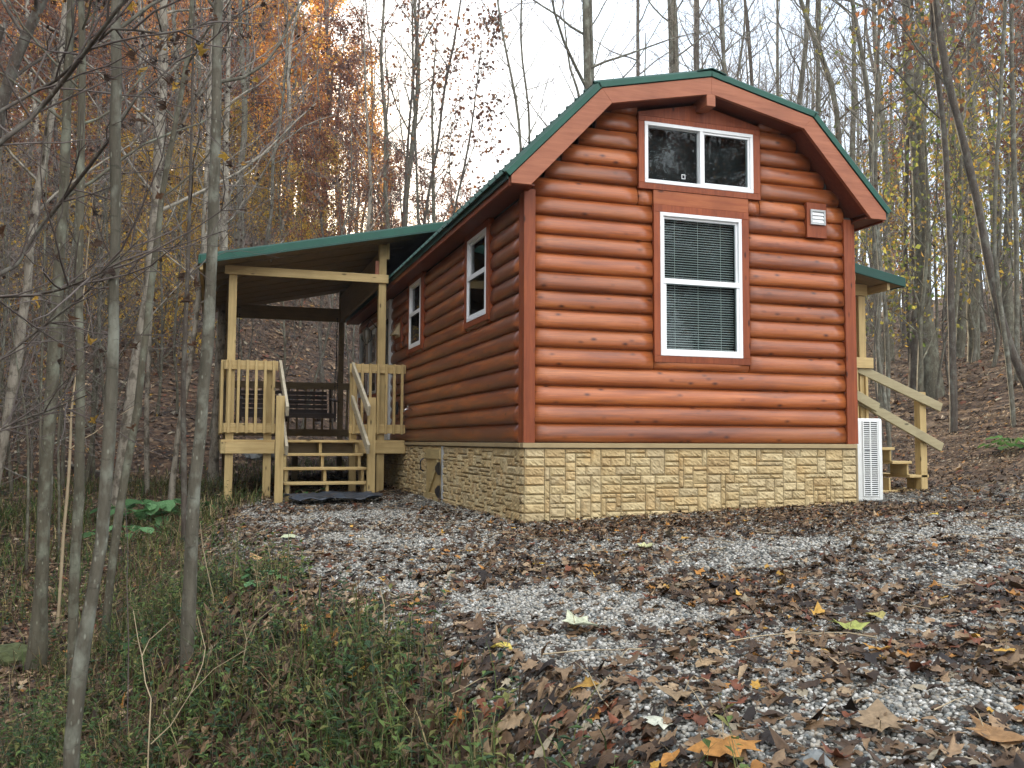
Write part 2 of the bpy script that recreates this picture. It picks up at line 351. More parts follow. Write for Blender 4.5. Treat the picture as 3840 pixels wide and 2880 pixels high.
def log_wall(name, axis, length, rows, holes, xlim, parent, mat, sgn=-1, base=0.):
    """horizontal half logs; axis 0: along x on plane y=0 facing -y; axis 1: along y on plane x=0 facing -x"""
    mb = MB()
    for k in range(rows):
        z0 = k*PR
        a0, a1 = xlim(z0+PR*.5)
        if a1-a0 < .1: continue
        cuts = sorted(set([a0, a1]+[min(max(c, a0), a1) for h in holes for c in h[:2]]))
        segs = []
        for s0, s1 in zip(cuts[:-1], cuts[1:]):
            if s1-s0 < .005: continue
            m = (s0+s1)/2
            zs = [(h[2], h[3]) for h in holes if h[0] < m < h[1] and h[3] > z0+.002 and h[2] < z0+PR-.002]
            segs.append([s0, s1, tuple(zs)])
        mer = []
        for s in segs:
            if mer and mer[-1][2] == s[2] and abs(mer[-1][1]-s[0]) < 1e-6: mer[-1][1] = s[1]
            else: mer.append(s)
        for s0, s1, zs in mer:
            lo, hi = 0., PR
            skip = False
            for a, b in zs:
                if a <= z0+.002 and b >= z0+PR-.002: skip = True
                elif a <= z0+.002: lo = max(lo, b-z0)
                else: hi = min(hi, a-z0)
            if skip or hi-lo < .012: continue
            g0 = .006 if s0 > a0+1e-6 else 0; g1 = .006 if s1 < a1-1e-6 else 0
            pr = [(z, o) for z, o in PROF if lo <= z <= hi]
            if lo > 0: pr = [(lo, np.interp(lo, [p[0] for p in PROF], [p[1] for p in PROF]))]+[q for q in pr if q[0] > lo+1e-4]
            if hi < PR: pr = [q for q in pr if q[0] < hi-1e-4]+[(hi, np.interp(hi, [p[0] for p in PROF], [p[1] for p in PROF]))]
            L = s1-s0; ns = max(1, int(L/.16)); V = []; Fc = []
            xs = np.linspace(s0+g0, s1-g1, ns+1)
            ro = (hash((k, round(s0, 2))) % 97)*.37
            for x in xs:
                endr = min(x-xs[0], xs[-1]-x)
                q = 1. if endr > .03 else .80
                wv = (vn(x*1.0+ro, k*3.3, .45)-.5)*.007
                for z, o in pr:
                    zz = z0+z; oo = sgn*((o*q+.002)+wv*(o/.047)); V.append((x, oo+base, zz) if axis == 0 else (oo+base, x, zz))
            m_ = len(pr)
            # end roundings: squeeze extra rings
            for i in range(ns):
                for j in range(m_-1):
                    Fc.append((i*m_+j, (i+1)*m_+j, (i+1)*m_+j+1, i*m_+j+1))
            for x_i in (0, ns):
                b0 = len(V); z, o = pr[0]; z2 = pr[-1][0]; x = xs[x_i]
                V += [((x, base, z0+z) if axis == 0 else (base, x, z0+z)), ((x, base, z0+z2) if axis == 0 else (base, x, z0+z2))]
                Fc.append(tuple([b0]+[x_i*m_+j for j in range(m_)]+[b0+1]))
            mb.add(V, Fc)
    o = mb.build(name, mat, parent, bevel=0)
    me = o.data
    sm = [len(p.vertices) == 4 for p in me.polygons]; me.polygons.foreach_set('use_smooth', sm)
    return o
WIN_A = (1.14, 1.89, 1.355, 2.285); WIN_B = (4.335, 5.085, 1.355, 2.295)
UP = (1.212, 2.446, 2.563, 3.178); LOW = (1.376, 2.300, .857, 2.281)
fh = [(1.308, 2.385, .79, 2.5), (1.147, 2.53, 2.5, 3.7), (3.088, 3.331, 2.16, 2.52)]
log_wall('log_wall', 0, W, 20, fh, lambda z: (.06, W-.12) if z < 2.3 else (max(.06, (z-2.45)/1.028+.02), W-max(.12, (z-2.45)/1.028+.02)), cabin, M['logx'])
lh = [(1.04, 2.01, 1.29, 2.4), (4.205, 5.185, 1.29, 2.4), (5.68, 6.2, 1.54, 1.90), (6.6, 7.62, 0, 2.4), (7.86, 10., .8, 2.2)]
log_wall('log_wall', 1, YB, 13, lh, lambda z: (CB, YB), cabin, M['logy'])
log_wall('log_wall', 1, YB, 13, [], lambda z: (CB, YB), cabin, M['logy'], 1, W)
# shell behind the logs
sh = MB()
sh.box(.0, .05, .004, YB, -.02, 2.36)          # left
sh.box(W-.05, W, .004, YB, -.02, 2.36)
sh.box(.05, W-.05, YB-.05, YB, -.02, 2.36)
def fr(x0, x1, z0, z1): sh.box(x0, x1, .003, .05, z0, z1)
sh.v = []; sh.f = []; sh.n = 0
fr(.002, 1.36, -.02, 2.42); fr(2.32, W-.002, -.02, 2.42); fr(1.36, 2.32, -.02, .85)
fr(1.36, 2.32, 2.29, 2.555); fr(.3, 1.21, 2.42, 2.8); fr(2.46, W-.3, 2.42, 2.8); fr(.7, 1.205, 2.8, 3.15); fr(2.455, W-.7, 2.8, 3.15); fr(.9, W-.9, 3.185, 3.3)
for y0, y1, z0, z1 in [(.05, 1.14, -.02, 2.38), (1.14, 1.89, -.02, 1.35), (1.14, 1.89, 2.29, 2.38), (1.89, 4.33, -.02, 2.38), (4.33, 5.09, -.02, 1.35), (4.33, 5.09, 2.3, 2.38), (5.09, YB, -.02, 2.38)]:
    sh.box(.003, .05, y0, y1, z0, z1)
sh.box(W-.05, W-.003, .05, YB, -.02, 2.38); sh.box(.003, W-.003, YB-.05, YB, -.02, 3.2)
sh.box(.05, W-.05, .06, YB-.05, -.05, -.02)
sh.build('wall_sheathing', M['interior'], cabin, 0)
# corner boards
for x0, x1 in ((-.042, .070), (3.553, 3.648)):
    sx = -.052 if x0 < 0 else W
    mb = MB(); mb.box(x0, x1, -.056, -.001, 0, 2.385)
    mb.box(*((-.042, -.001) if x0 < 0 else (W-.034, W+.05)), .001, CB, 0, 2.36)
    mb.build('corner_board', M['trim'], cabin, .003)
# stone skirting -------------------------------------------------------------
def stone_panel(name, axis, L, rows, rs, base, parent, quoin0=.0, quoin1=.0, drop=.0, sgn=-1):
    U = .0425; CW = .052
    nx = int(round((L-quoin0-quoin1)/CW)); nz = rows*2; cw = (L-quoin0-quoin1)/nx
    used = np.zeros((nx, nz), bool); rects = []
    def fill(w, h, i, j): used[i:i+w, j:j+h] = True; rects.append((quoin0+i*cw, quoin0+(i+w)*cw, j*U, (j+h)*U))
    for j in range(nz):
        for i in range(nx):
            if used[i, j]: continue
            free = 0
            while i+free < nx and not used[i+free, j] and free < 7: free += 1
            h = rs.choice([1, 2, 3, 4], p=[.18, .66, .09, .07]); h = min(h, nz-j)
            w = {1: rs.randint(3, 6), 2: rs.randint(2, 6), 3: rs.randint(2, 4), 4: rs.randint(2, 4)}[int(h)]
            if rs.rand() < .14 and h > 1: w = 1; h = min(nz-j, rs.randint(3, 5))
            w = min(w, free)
            if free-w == 1: w = free
            while used[i:i+w, j:j+h].any(): h -= 1
            fill(w, max(h, 1), i, j)
    qh = .085
    if quoin0: rects += [(0, quoin0, k*qh, (k+1)*qh) for k in range(rows)]
    if quoin1: rects += [(L-quoin1, L, k*qh, (k+1)*qh) for k in range(rows)]
    V = []; Fq = []; C = []; n = 0
    palette = np.array([(.55, .43, .235), (.58, .47, .27), (.54, .40, .21), (.60, .49, .29), (.52, .42, .25), (.56, .43, .23)])
    for a, b, z0, z1 in rects:
        gx = max(3, int((b-a)/.022)+1); gz = max(3, int((z1-z0)/.020)+1)
        u = np.linspace(0, 1, gx+1); w = np.linspace(0, 1, gz+1)
        UU, WW = np.meshgrid(u, w, indexing='ij')
        X = a+(b-a)*UU; Zt = z0+(z1-z0)*WW
        ed = np.minimum(np.minimum(X-a, b-X), np.minimum(Zt-z0, z1-Zt))
        jit = (rs.rand(*X.shape)-.5)*.006*(ed > 0)
        sx, sz, c0 = (rs.rand()-.5)*.016, (rs.rand()-.5)*.016, rs.rand()*.010
        D = np.where(ed < 1e-6, .005, .016+c0*.6+sx*.8*(UU*2-1)+sz*.8*(WW*2-1)+(rs.rand(*X.shape)-.5)*.012)
        D = np.where((ed > 0) & (ed < .007), D*.8, D)
        inset = .0025; X = np.clip(X, a+inset, b-inset)+jit*.4; Zt = np.clip(Zt, z0+inset, z1-inset)+jit*.4
        P = (X, base+sgn*(D+.004), -.055-Zt) if axis == 0 else (base+sgn*(D+.004), X, -.055-Zt)
        V.append(np.stack(P, -1).reshape(-1, 3))
        i = (np.arange(gx)[:, None]*(gz+1)+np.arange(gz)[None]).ravel()
        Fq.append(np.stack([i, i+gz+1, i+gz+2, i+1], -1)+n); n += (gx+1)*(gz+1)
        c = palette[rs.randint(len(palette))]*(.78+.12*rs.rand()); C.append(np.tile(c, (len(i), 1)))
    me = np_mesh(name, np.concatenate(V)-ORG[parent], [np.concatenate(Fq)], False); face_color(me, np.concatenate(C))
    o = link(name, me, M['stone'], parent); return o
sk = stone_panel('stone_skirting', 0, W+.004, 11, np.random.RandomState(5), -.036, cabin, .20, .17)
sk.data.transform(Matrix.Translation((-.03, 0, 0)))
sk2 = stone_panel('stone_skirting', 1, YB+.03, 11, np.random.RandomState(8), -.022, cabin, .12, 0); sk2.data.transform(Matrix.Translation((0, -.045, 0)))
MB().box(-.012, W-.034, -.032, -.01, -.98, -.012).box(-.012, .01, -.03, 3.03, -1.0, -.012).box(-.012, .01, 3.89, YB, -1.1, -.012).box(W-.01, W+.012, -.03, YB, -1., -.012).box(.0, .1, 3.03, 3.89, -1.05, -.012).build('skirting_backing', plain('joint', (.26, .20, .11), .95), cabin, 0)
MB().box(-.056, W-.03, -.078, -.003, -.046, -.002).build('skirting_cap', M['cap'], cabin, .003)
MB().box(-.066, -.001, -.001, YB, -.044, -.003).build('skirting_cap', M['cap'], cabin, .003)
# windows ---------------------------------------------------------------------
def fbox(mb, axis, a0, a1, d0, d1, z0, z1):        # box on a wall: d = distance out of the wall
    if axis == 0: mb.box(a0, a1, -d1, -d0, z0, z1)
    else: mb.box(-d1, -d0, a0, a1, z0, z1)
def ringf(mb, axis, r, w, d0, d1):
    a0, a1, z0, z1 = r
    fbox(mb, axis, a0, a1, d0, d1, z0, z0+w); fbox(mb, axis, a0, a1, d0, d1, z1-w, z1)
    fbox(mb, axis, a0, a0+w, d0, d1, z0+w, z1-w); fbox(mb, axis, a1-w, a1, d0, d1, z0+w, z1-w)
def window(axis, r, kind, blinds=False):
    a0, a1, z0, z1 = r
    mb = MB(); ringf(mb, axis, r, .036, -.03, .062)
    w = mb.build('window', M['white'], cabin, .003)
    zm = z0+(z1-z0)*.515
    if kind == 'hung':
        s = MB(); ringf(s, axis, (a0+.036, a1-.036, zm-.02, z1-.036), .022, .005, .035); s.build('upper_sash', M['white'], w, .002)
        s = MB(); ringf(s, axis, (a0+.036, a1-.036, z0+.036, zm+.03), .030, .036, .056)
        s.build('lower_sash', M['white'], w, .002)
        fbox_m = MB(); fbox(fbox_m, axis, a0+.03, a1-.03, .057, .066, zm-.02, zm+.032); fbox_m.build('meeting_rail', M['white'], w, .002)
        p = MB(); fbox(p, axis, a0+.055, a1-.055, .018, .022, zm, z1-.055); p.build('pane', M['glass'], w, 0)
        p = MB(); fbox(p, axis, a0+.063, a1-.063, .044, .048, z0+.063, zm); p.build('pane', M['glass'], w, 0)
    else:
        xm = (a0+a1)/2+.015
        s = MB(); fbox(s, axis, xm-.018, xm+.018, .005, .064, z0+.036, z1-.036); s.build('mullion', M['white'], w, .002)
        s = MB(); ringf(s, axis, (xm+.018, a1-.036, z0+.036, z1-.036), .022, .02, .05); s.build('sash', M['white'], w, .002)
        s = MB(); ringf(s, axis, (a0+.036, xm-.018, z0+.036, z1-.036), .012, .01, .03); s.build('screen_frame', M['grey'], w, .002)
        s = MB(); s.box(a0+.42, a0+.46, -.035, -.03, z0+.08, z0+.085).box(a0+.42, a0+.46, -.035, -.03, z0+.12, z0+.125).box(a0+.42, a0+.425, -.035, -.03, z0+.085, z0+.12).box(a0+.455, a0+.46, -.035, -.03, z0+.085, z0+.12); s.build('latch', M['white'], w, 0)
        p = MB(); fbox(p, axis, a0+.045, xm-.018, .014, .018, z0+.045, z1-.045); p.build('pane', M['glass'], w, 0)
        p = MB(); fbox(p, axis, xm+.035, a1-.052, .033, .037, z0+.055, z1-.055); p.build('pane', M['glass'], w, 0)
    if blinds:
        b = MB(); z = z0+.06; i = 0
        while z < z1-.06:
            dz = .0042; y0, y1 = (.018, .030)
            b.add([(a0+.05, y0, z-dz), (a1-.05, y0, z-dz), (a1-.05, y1, z+dz), (a0+.05, y1, z+dz)], [(0, 1, 2, 3)]); z += .0245
        for x in (a0+.2, a1-.2, (a0+a1)/2): b.box(x-.0015, x+.0015, .022, .024, z0+.05, z1-.05)
        bo = b.build('blind', M['blind'], w, 0)
    # dark room box behind
    d = MB()
    if axis == 0: d.box(a0-.02, a1+.02, .09, .5, z0-.02, z1+.02)
    else: d.box(.09, .5, a0-.02, a1+.02, z0-.02, z1+.02)
    d.build('room_shade', M['dark'], w, 0)
    return w
window(0, UP, 'slider'); window(0, LOW, 'hung', True); window(1, WIN_A, 'hung'); window(1, WIN_B, 'hung')
def casing(axis, out, r, mat, d=.058, sides='lrtb'):
    a0, a1, z0, z1 = out; b0, b1, c0, c1 = r
    mb = MB()
    if 'b' in sides: fbox(mb, axis, a0, a1, .0, d, z0, c0-.001)
    if 't' in sides: fbox(mb, axis, a0, a1, .0, d, c1+.001, z1)
    fbox(mb, axis, a0, b0-.001, .0, d, c0, c1); fbox(mb, axis, b1+.001, a1, .0, d, c0, c1)
    mb.build('window_trim', mat, cabin, .003)
casing(0, (1.308, 2.385, .79, 2.353), LOW, M['trim']); casing(0, (1.147, 2.53, 2.5, 3.232), UP, M['trim'])
casing(1, (1.04, 2.01, 1.29, 2.36), WIN_A, M['trim']); casing(1, (4.205, 5.185, 1.29, 2.36), WIN_B, M['trim'])
MB().box(1.308, 2.385, -.052, -.001, 2.355, 2.498).build('trim_panel', M['trimx'], cabin, .003)
MB().prism([(1.147, 3.235), (2.53, 3.235), (2.53, 3.27), (1.842, 3.42), (1.147, 3.27)], 1, -.053, -.001).build('trim_panel', M['trim'], cabin, .002)
# front exhaust vent
vm = MB(); vm.box(3.088, 3.331, -.062, -.001, 2.16, 2.527); vo_ = vm.build('vent_block', M['trim'], cabin, .003)
g = MB(); ringf(g, 0, (3.124, 3.308, 2.294, 2.454), .022, .063, .082); g.build('vent_frame', M['grey'], vo_, .002)
for i in range(3):
    z = 2.318+i*.038; g = MB(); g.add([(3.146, -.066, z+.036), (3.286, -.066, z+.036), (3.286, -.080, z), (3.146, -.080, z), (3.146, -.064, z), (3.286, -.064, z)], [(0, 3, 2, 1), (3, 4, 5, 2)]); g.build('louver', M['white'], vo_, 0)
MB().box(3.146, 3.286, -.0645, -.0625, 2.316, 2.432).build('vent_back', M['dark'], vo_, 0)
# side hood vent
g = MB(); g.box(-.055, -.0, 5.68, 6.2, 1.54, 1.90); hb = g.build('vent_block', M['trim'], cabin, .003)
MB().prism([(5.78, 1.62), (6.10, 1.62), (6.10, 1.84), (5.78, 1.84)], 0, -.066, -.056).build('vent_flange', M['tan'], hb, .002)
g = MB(); g.add([(-.066, 5.82, 1.66), (-.066, 6.06, 1.66), (-.066, 6.06, 1.82), (-.066, 5.82, 1.82), (-.17, 5.84, 1.66), (-.17, 6.04, 1.66), (-.15, 5.84, 1.69), (-.15, 6.04, 1.69)], [(2, 3, 6, 7), (4, 6, 3, 0), (1, 2, 7, 5), (4, 5, 7, 6)]); g.build('vent_hood', M['tan'], hb, 0)
# faucet and outlet
g = MB(); g.tube([(-.05, 4.86, .465), (-.14, 4.86, .465), (-.17, 4.86, .43)], .013, 8); fa = g.build('faucet', M['steel'], cabin, 0, True)
g = MB(); g.tube([(-.11, 4.86, .465), (-.11, 4.86, .50)], .008, 6)
for a in range(4): g.tube([(-.11, 4.86, .50), (-.11, 4.86+.03*math.cos(a*math.pi/2), .50+.03*math.sin(a*math.pi/2))], .006, 5)
g.build('faucet_handle', M['steel'], fa, 0)
g = MB(); g.box(-.075, -.045, 5.9, 6.0, .42, .62); g.build('power_outlet', M['black'], cabin, .004)
# door with storm frame
dr = MB(); ringf(dr, 1, (6.64, 7.56, .03, 2.335), .10, .0, .062); dd = dr.build('door', M['white'], cabin, .003)
g = MB(); g.box(-.034, -.01, 6.742, 7.458, .135, 2.23); g.build('door_leaf', M['grey'], dd, .002)
g = MB(); g.box(-.0355, -.0345, 6.9, 7.3, 1.2, 2.05); g.build('door_glass', M['glass'], dd, 0)
g = MB(); g.tube([(-.034, 7.38, 1.03), (-.08, 7.38, 1.03), (-.08, 7.30, 1.03)], .01, 6); g.build('door_handle', M['steel'], dd, 0)
# rear bank of windows on the porch side
for y0, y1 in ((7.95, 8.86), (9.0, 9.9)):
    g = MB(); ringf(g, 1, (y0, y1, .86, 2.12), .045, .0, .055); bw = g.build('window', M['white'], cabin, .003)
    g = MB(); fbox(g, 1, y0+.045, y1-.045, .02, .05, 1.36, 1.44); g.build('meeting_rail', M['white'], bw, .002)
    g = MB(); fbox(g, 1, y0+.04, y1-.04, .01, .016, .9, 2.08); g.build('pane', M['glass'], bw, 0)
    g = MB(); fbox(g, 1, y0+.03, y1-.03, .0, .005, .88, 2.1); g.build('room_shade', M['dark'], bw, 0)
g = MB(); fbox(g, 1, 7.86, 9.98, .001, .05, 2.122, 2.2); fbox(g, 1, 7.86, 9.98, .001, .05, .8, .858); fbox(g, 1, 7.86, 7.949, .001, .05, .86, 2.12); fbox(g, 1, 8.862, 8.998, .001, .05, .86, 2.12); fbox(g, 1, 9.902, 9.98, .001, .05, .86, 2.12)
g.build('window_trim', M['trim'], cabin, .003)
g = MB(); g.tube([(-.05, 7.72, 1.95), (-.2, 7.72, 2.12), (-.26, 7.72, 2.0)], .012, 6); ln = g.build('wall_lantern', M['black'], cabin, 0)
g = MB(); g.tube([(-.26, 7.72, 1.99), (-.26, 7.72, 1.94), (-.26, 7.72, 1.80), (-.26, 7.72, 1.70)], [.02, .075, .065, .03], 10); g.build('lantern_glass', M['glow'], ln, 0)
g = MB()
for a in range(6):
    c, s = .085*math.cos(a*math.pi/3), .085*math.sin(a*math.pi/3); g.tube([(-.26, 7.72, 2.0), (-.26+c, 7.72+s, 1.93), (-.26+c, 7.72+s, 1.78), (-.26, 7.72, 1.68)], .006, 4)
g.build('lantern_cage', M['black'], ln, 0)
# access hatch in the skirting
g = MB(); g.box(-.055, -.025, 3.07, 3.86, -1.0, -.08); ah = g.build('access_hatch', M['pinez'], cabin, .003)
for z in (-.215, -.78): MB().box(-.078, -.056, 3.07, 3.86, z, z+.125).build('hatch_batten', M['piney'], ah, .002)
g = MB(); g.beam((-.067, 3.72, -.66), (-.067, 3.16, -.23), .02, .09, (1, 0, 0)); g.build('hatch_brace', M['piney'], ah, .002)
for z in (-.33, -.62):
    g = MB(); g.prism([(3.09, z-.08), (3.0, z-.08), (3.0, z+.08), (3.09, z+.08), (3.24, z+.02), (3.24, z-.02)], 0, -.086, -.079); g.build('hinge', M['black'], ah, 0)
g = MB(); g.tube([(-.08, 3.93, -.22), (-.12, 3.93, -.25), (-.12, 3.93, -.36), (-.08, 3.93, -.39)], .012, 6); g.build('handle', M['black'], ah, 0)
g = MB(); g.box(-.06, -.022, 2.99, 3.03, -1.0, -.05); g.build('hatch_frame', M['grey'], ah, .002)
# roof ---------------------------------------------------------------------------
def off(d):                                         # outer line pushed outwards
    s1 = np.array([-(3.3574-2.4316), .661+.24]); s1 /= np.linalg.norm(s1); s2 = np.array([-(3.6229-3.3574), 1.842-.661]); s2 /= np.linalg.norm(s2)
    a = np.array([-.24, 2.4316])+s1*d
    m = s1+s2; b = np.array([.661, 3.3574])+m/(m@s1)*d
    t = np.array([1.842, 3.6229+d/s2[1]]); return a, b, t
def mir(p): return np.array([W-p[0], p[1]])
a0, b0, t0 = off(0); a1, b1, t1 = off(.058)
# fascia (rake boards): four boards
il = np.array([-.05, 2.36])
for poly in ([(-.24, 2.36), (-.24, 2.4316), tuple(b0), INN[0], tuple(il)], [tuple(b0), tuple(t0), INN[1], INN[0]]):
    for mirror in (False, True):
        pp = [((W-x) if mirror else x, z) for x, z in poly]
        MB().prism(pp, 1, -OV-.02, -OV+.02).build('rake_board', M['rake'], cabin, .003)
# soffit under the overhang and roof deck
def strip(name, pts, y0, y1, mat, th=.03):
    for (p, q) in zip(pts[:-1], pts[1:]):
        p = np.array(p); q = np.array(q); d = (q-p)/np.linalg.norm(q-p); n_ = np.array([-d[1], d[0]])
        MB().prism([tuple(p), tuple(q), tuple(q+n_*th), tuple(p+n_*th)], 1, y0, y1).build(name, mat, cabin, 0)
inner = [(-.04, 2.405), (.765, 3.231), (1.842, 3.4565), (W-.765, 3.231), (W+.04, 2.405)]
strip('roof_soffit', inner, -OV+.021, .002, M['soffit'], .02)
for x0, x1 in ((-.238, -.001), (W+.001, W+.238)): MB().box(x0, x1, -OV+.021, YR, 2.365, 2.38).build('eave_soffit', M['soffit'], cabin, 0)
for x in (-.24, W+.24): MB().box(x-.012, x+.012, -OV+.022, YR, 2.345, 2.435).build('eave_fascia', M['trim'], cabin, .002)
MB().box(1.789, 1.887, -OV-.018, -.002, 3.33, 3.50).build('ridge_beam', M['rake'], cabin, .004)
# corrugated metal skins
def metal(p, q, y0, y1, lip):
    p = np.array(p); q = np.array(q); d = (q-p)/np.linalg.norm(q-p); n_ = np.array([-d[1], d[0]])
    if n_[1] < 0: n_ = -n_
    y = y0; ys = []; hs = []
    while y < y1:
        for dy, h in ((0, 0), (.012, .022), (.032, .022), (.044, 0), (.09, 0), (.094, .006), (.104, .006), (.108, 0), (.15, 0), (.154, .006), (.164, .006), (.168, 0)):
            ys.append(y+dy); hs.append(h)
        y += .2286
    V = []; 
    for yy, h in zip(ys, hs):
        for pt, e in ((p-d*lip, 0), (q, 0)):
            b = pt+n_*(h+.004); V.append((b[0], yy, b[1]))
    mb = MB(); mb.add(V, [(2*i, 2*i+1, 2*i+3, 2*i+2) for i in range(len(ys)-1)])
    # underside skin
    V = []
    for yy in (y0, y1):
        for pt in (p-d*lip, q): b = pt-n_*.004; V.append((b[0], yy, b[1]))
    mb.add(V, [(0, 1, 3, 2)]); return mb
for p, q, lip in ((a1, b1, .03), (b1, t1, .05)):
    metal(p, q, -OV-.02, YR, lip).build('roof_panel', M['green'], cabin, 0)
    metal(mir(p), mir(q), -OV-.02, YR, lip).build('roof_panel', M['green'], cabin, 0)
# green gable trim along the rake (front and back)
for mirror in (False, True):
    for p, q, P_, Q_ in ((a0, b0, a1, b1), (b0, t0, b1, t1)):
        e = np.array(P_)-p; dd_ = (q-p)/np.linalg.norm(q-p)
        poly = [tuple(p+e*.12-dd_*.02), tuple(P_+e*.06-dd_*.02), tuple(Q_+e*.06), tuple(q+e*.12)]
        poly = [((W-x) if mirror else x, z) for x, z in poly]
        MB().prism(poly, 1, -OV-.032, -OV-.0215).build('rake_trim', M['greenl'], cabin, .002)
# solid roof body
body = [tuple(a0-np.array([0, .0])), tuple(b0), tuple(t0), tuple(mir(b0)), tuple(mir(a0)), (W-.02, 2.37), (.02, 2.37)]
MB().prism([tuple(a0), tuple(b0), tuple(t0), tuple(mir(b0)), tuple(mir(a0)), (W+.0, 2.42), (W-.765, 3.26), (1.842, 3.49), (.765, 3.26), (0, 2.42)], 1, -OV+.022, YR-.03).build('roof_deck', M['soffit'], cabin, 0)
strip('roof_underlay', [tuple(a0), tuple(a1)], -OV, YR, M['green'], .004)
strip('roof_underlay', [tuple(mir(a1)), tuple(mir(a0))], -OV, YR, M['green'], .004)
for x, s in ((-.262, -1), (W+.262, 1)): MB().box(min(x, x+s*.012), max(x, x+s*.012), -OV, YR, 2.40, 2.475).build('drip_edge', M['green'], cabin, 0)
# ridge cap
MB().prism([(1.842-.16, t1[1]-.026), (1.842, t1[1]+.018), (1.842+.16, t1[1]-.026), (1.842+.16, t1[1]-.016), (1.842, t1[1]+.028), (1.842-.16, t1[1]-.016)], 1, -OV-.045, YR).build('ridge_cap', M['green'], cabin, 0)

# ------------------------------------------------------------------ side porch
porch = thing('covered_porch', (-1.3, 7.5, -.8), 'open timber porch with green shed roof and four wooden steps, left of the cabin', 'porch')
Y0 = 5.35; Y1 = 9.75; UT = .2136
def zr(x): return 2.419+(x+2.988)*UT               # underside line of the shed roof
def post(x0, x1, y0, y1, zb, zt, mat=None): return MB().box(x0, x1, y0, y1, zb, zt).build('post', mat or M['pinez'], porch, .004)
post(-2.6, -2.49, Y0, Y0+.11, -1.15, zr(-2.55)-.02); post(-.465, -.355, Y0, Y0+.11, -.95, zr(-.41)-.02)
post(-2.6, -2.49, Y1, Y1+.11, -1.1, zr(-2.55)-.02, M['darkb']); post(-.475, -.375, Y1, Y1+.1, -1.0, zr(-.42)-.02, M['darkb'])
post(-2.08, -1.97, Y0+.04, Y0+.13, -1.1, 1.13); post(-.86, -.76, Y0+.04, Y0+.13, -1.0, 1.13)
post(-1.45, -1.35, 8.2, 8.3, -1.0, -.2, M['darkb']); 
# braces of the roof: headers and beams
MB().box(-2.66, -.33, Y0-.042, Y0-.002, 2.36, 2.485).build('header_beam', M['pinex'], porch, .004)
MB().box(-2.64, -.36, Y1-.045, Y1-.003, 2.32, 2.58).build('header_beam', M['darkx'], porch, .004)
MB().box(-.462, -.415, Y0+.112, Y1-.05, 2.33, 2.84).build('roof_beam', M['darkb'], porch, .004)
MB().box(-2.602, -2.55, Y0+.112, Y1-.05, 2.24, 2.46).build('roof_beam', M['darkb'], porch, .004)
MB().box(-.352, -.312, Y0+.0, Y0+.04, 2.73, 2.99).build('post_cleat', M['pinez'], porch, .003)
MB().box(-.52, -.467, Y0+.02, Y0+.06, 2.487, 2.70).build('post_cleat', M['rake'], porch, .003)
# roof slab
rx0, rx1, ry0, ry1 = -2.99, .5, 4.9, 10.15
MB().prism([(rx0, zr(rx0)), (.14, zr(.14)), (rx1, zr(rx1)+.06), (rx1, zr(rx1)+.09), (rx0, zr(rx0)+.06)], 1, ry0+.03, ry1-.03).build('roof_boarding', M['darkx'], porch, 0)
for i, y in enumerate(np.arange(5.35, 10.1, .6)):
    g = MB(); g.beam((rx0+.1, y, zr(rx0+.1)-.008), (.0, y, zr(.0)-.008), .10, .012, (0, 1, 0)); g.build('rafter_batten', M['darkx'], porch, 0)
g = MB(); g.prism([(rx0, zr(rx0)-.012), (.10, zr(.10)-.012), (.49, zr(.49)-.012), (.52, zr(.52)+.105), (rx0, zr(rx0)+.105)], 1, ry0, ry0+.03); g.build('roof_trim', M['greenl'], porch, .008)
g = MB(); g.prism([(rx0-.02, zr(rx0)-.022), (.46, zr(.46)-.022), (.46, zr(.46)+.008), (rx0-.02, zr(rx0)+.008)], 1, ry0-.014, ry0-.001); g.build('roof_trim', M['green'], porch, .003)
MB().box(rx0-.022, rx0-.001, ry0, ry1, zr(rx0)-.01, zr(rx0)+.10).build('roof_trim', M['greenl'], porch, .004)
MB().box(rx0+.0, rx0+.04, ry0+.031, ry1, zr(rx0)-.09, zr(rx0)-.004).build('eave_board', M['pinex'], porch, .004)
pm = metal((rx0, zr(rx0)+.095), (rx1, zr(rx1)+.095), ry0, ry1, .01); pm.build('roof_panel', M['green'], porch, 0)
# deck
for i in range(31):
    y = Y0-.02+i*.1425; MB().box(-2.66, -.05, y, y+.137, -.012, .02).build('deck_board', M['pinex'], porch, .003) if y < Y1+.1 else None
MB().box(-2.60, -1.93, Y0-.045, Y0-.005, -.175, -.014).build('rim_joist', M['pinex'], porch, .004)
MB().box(-.80, -.045, Y0-.045, Y0-.005, -.175, -.014).build('rim_joist', M['pinex'], porch, .004)
MB().box(-1.928, -.802, Y0-.02, Y0+.02, -.19, -.014).build('rim_joist', M['darkx'], porch, .004)
MB().box(-2.66, -2.602, Y0-.045, Y1+.1, -.175, -.014).build('rim_joist', M['piney'], porch, .004)
MB().box(-2.6, -.05, Y1+.1, Y1+.14, -.175, -.014).build('rim_joist', M['darkx'], porch, .004)
for y in (6.4, 7.5, 8.6): MB().box(-2.6, -.06, y, y+.04, -.16, -.013).build('joist', M['darkx'], porch, 0)
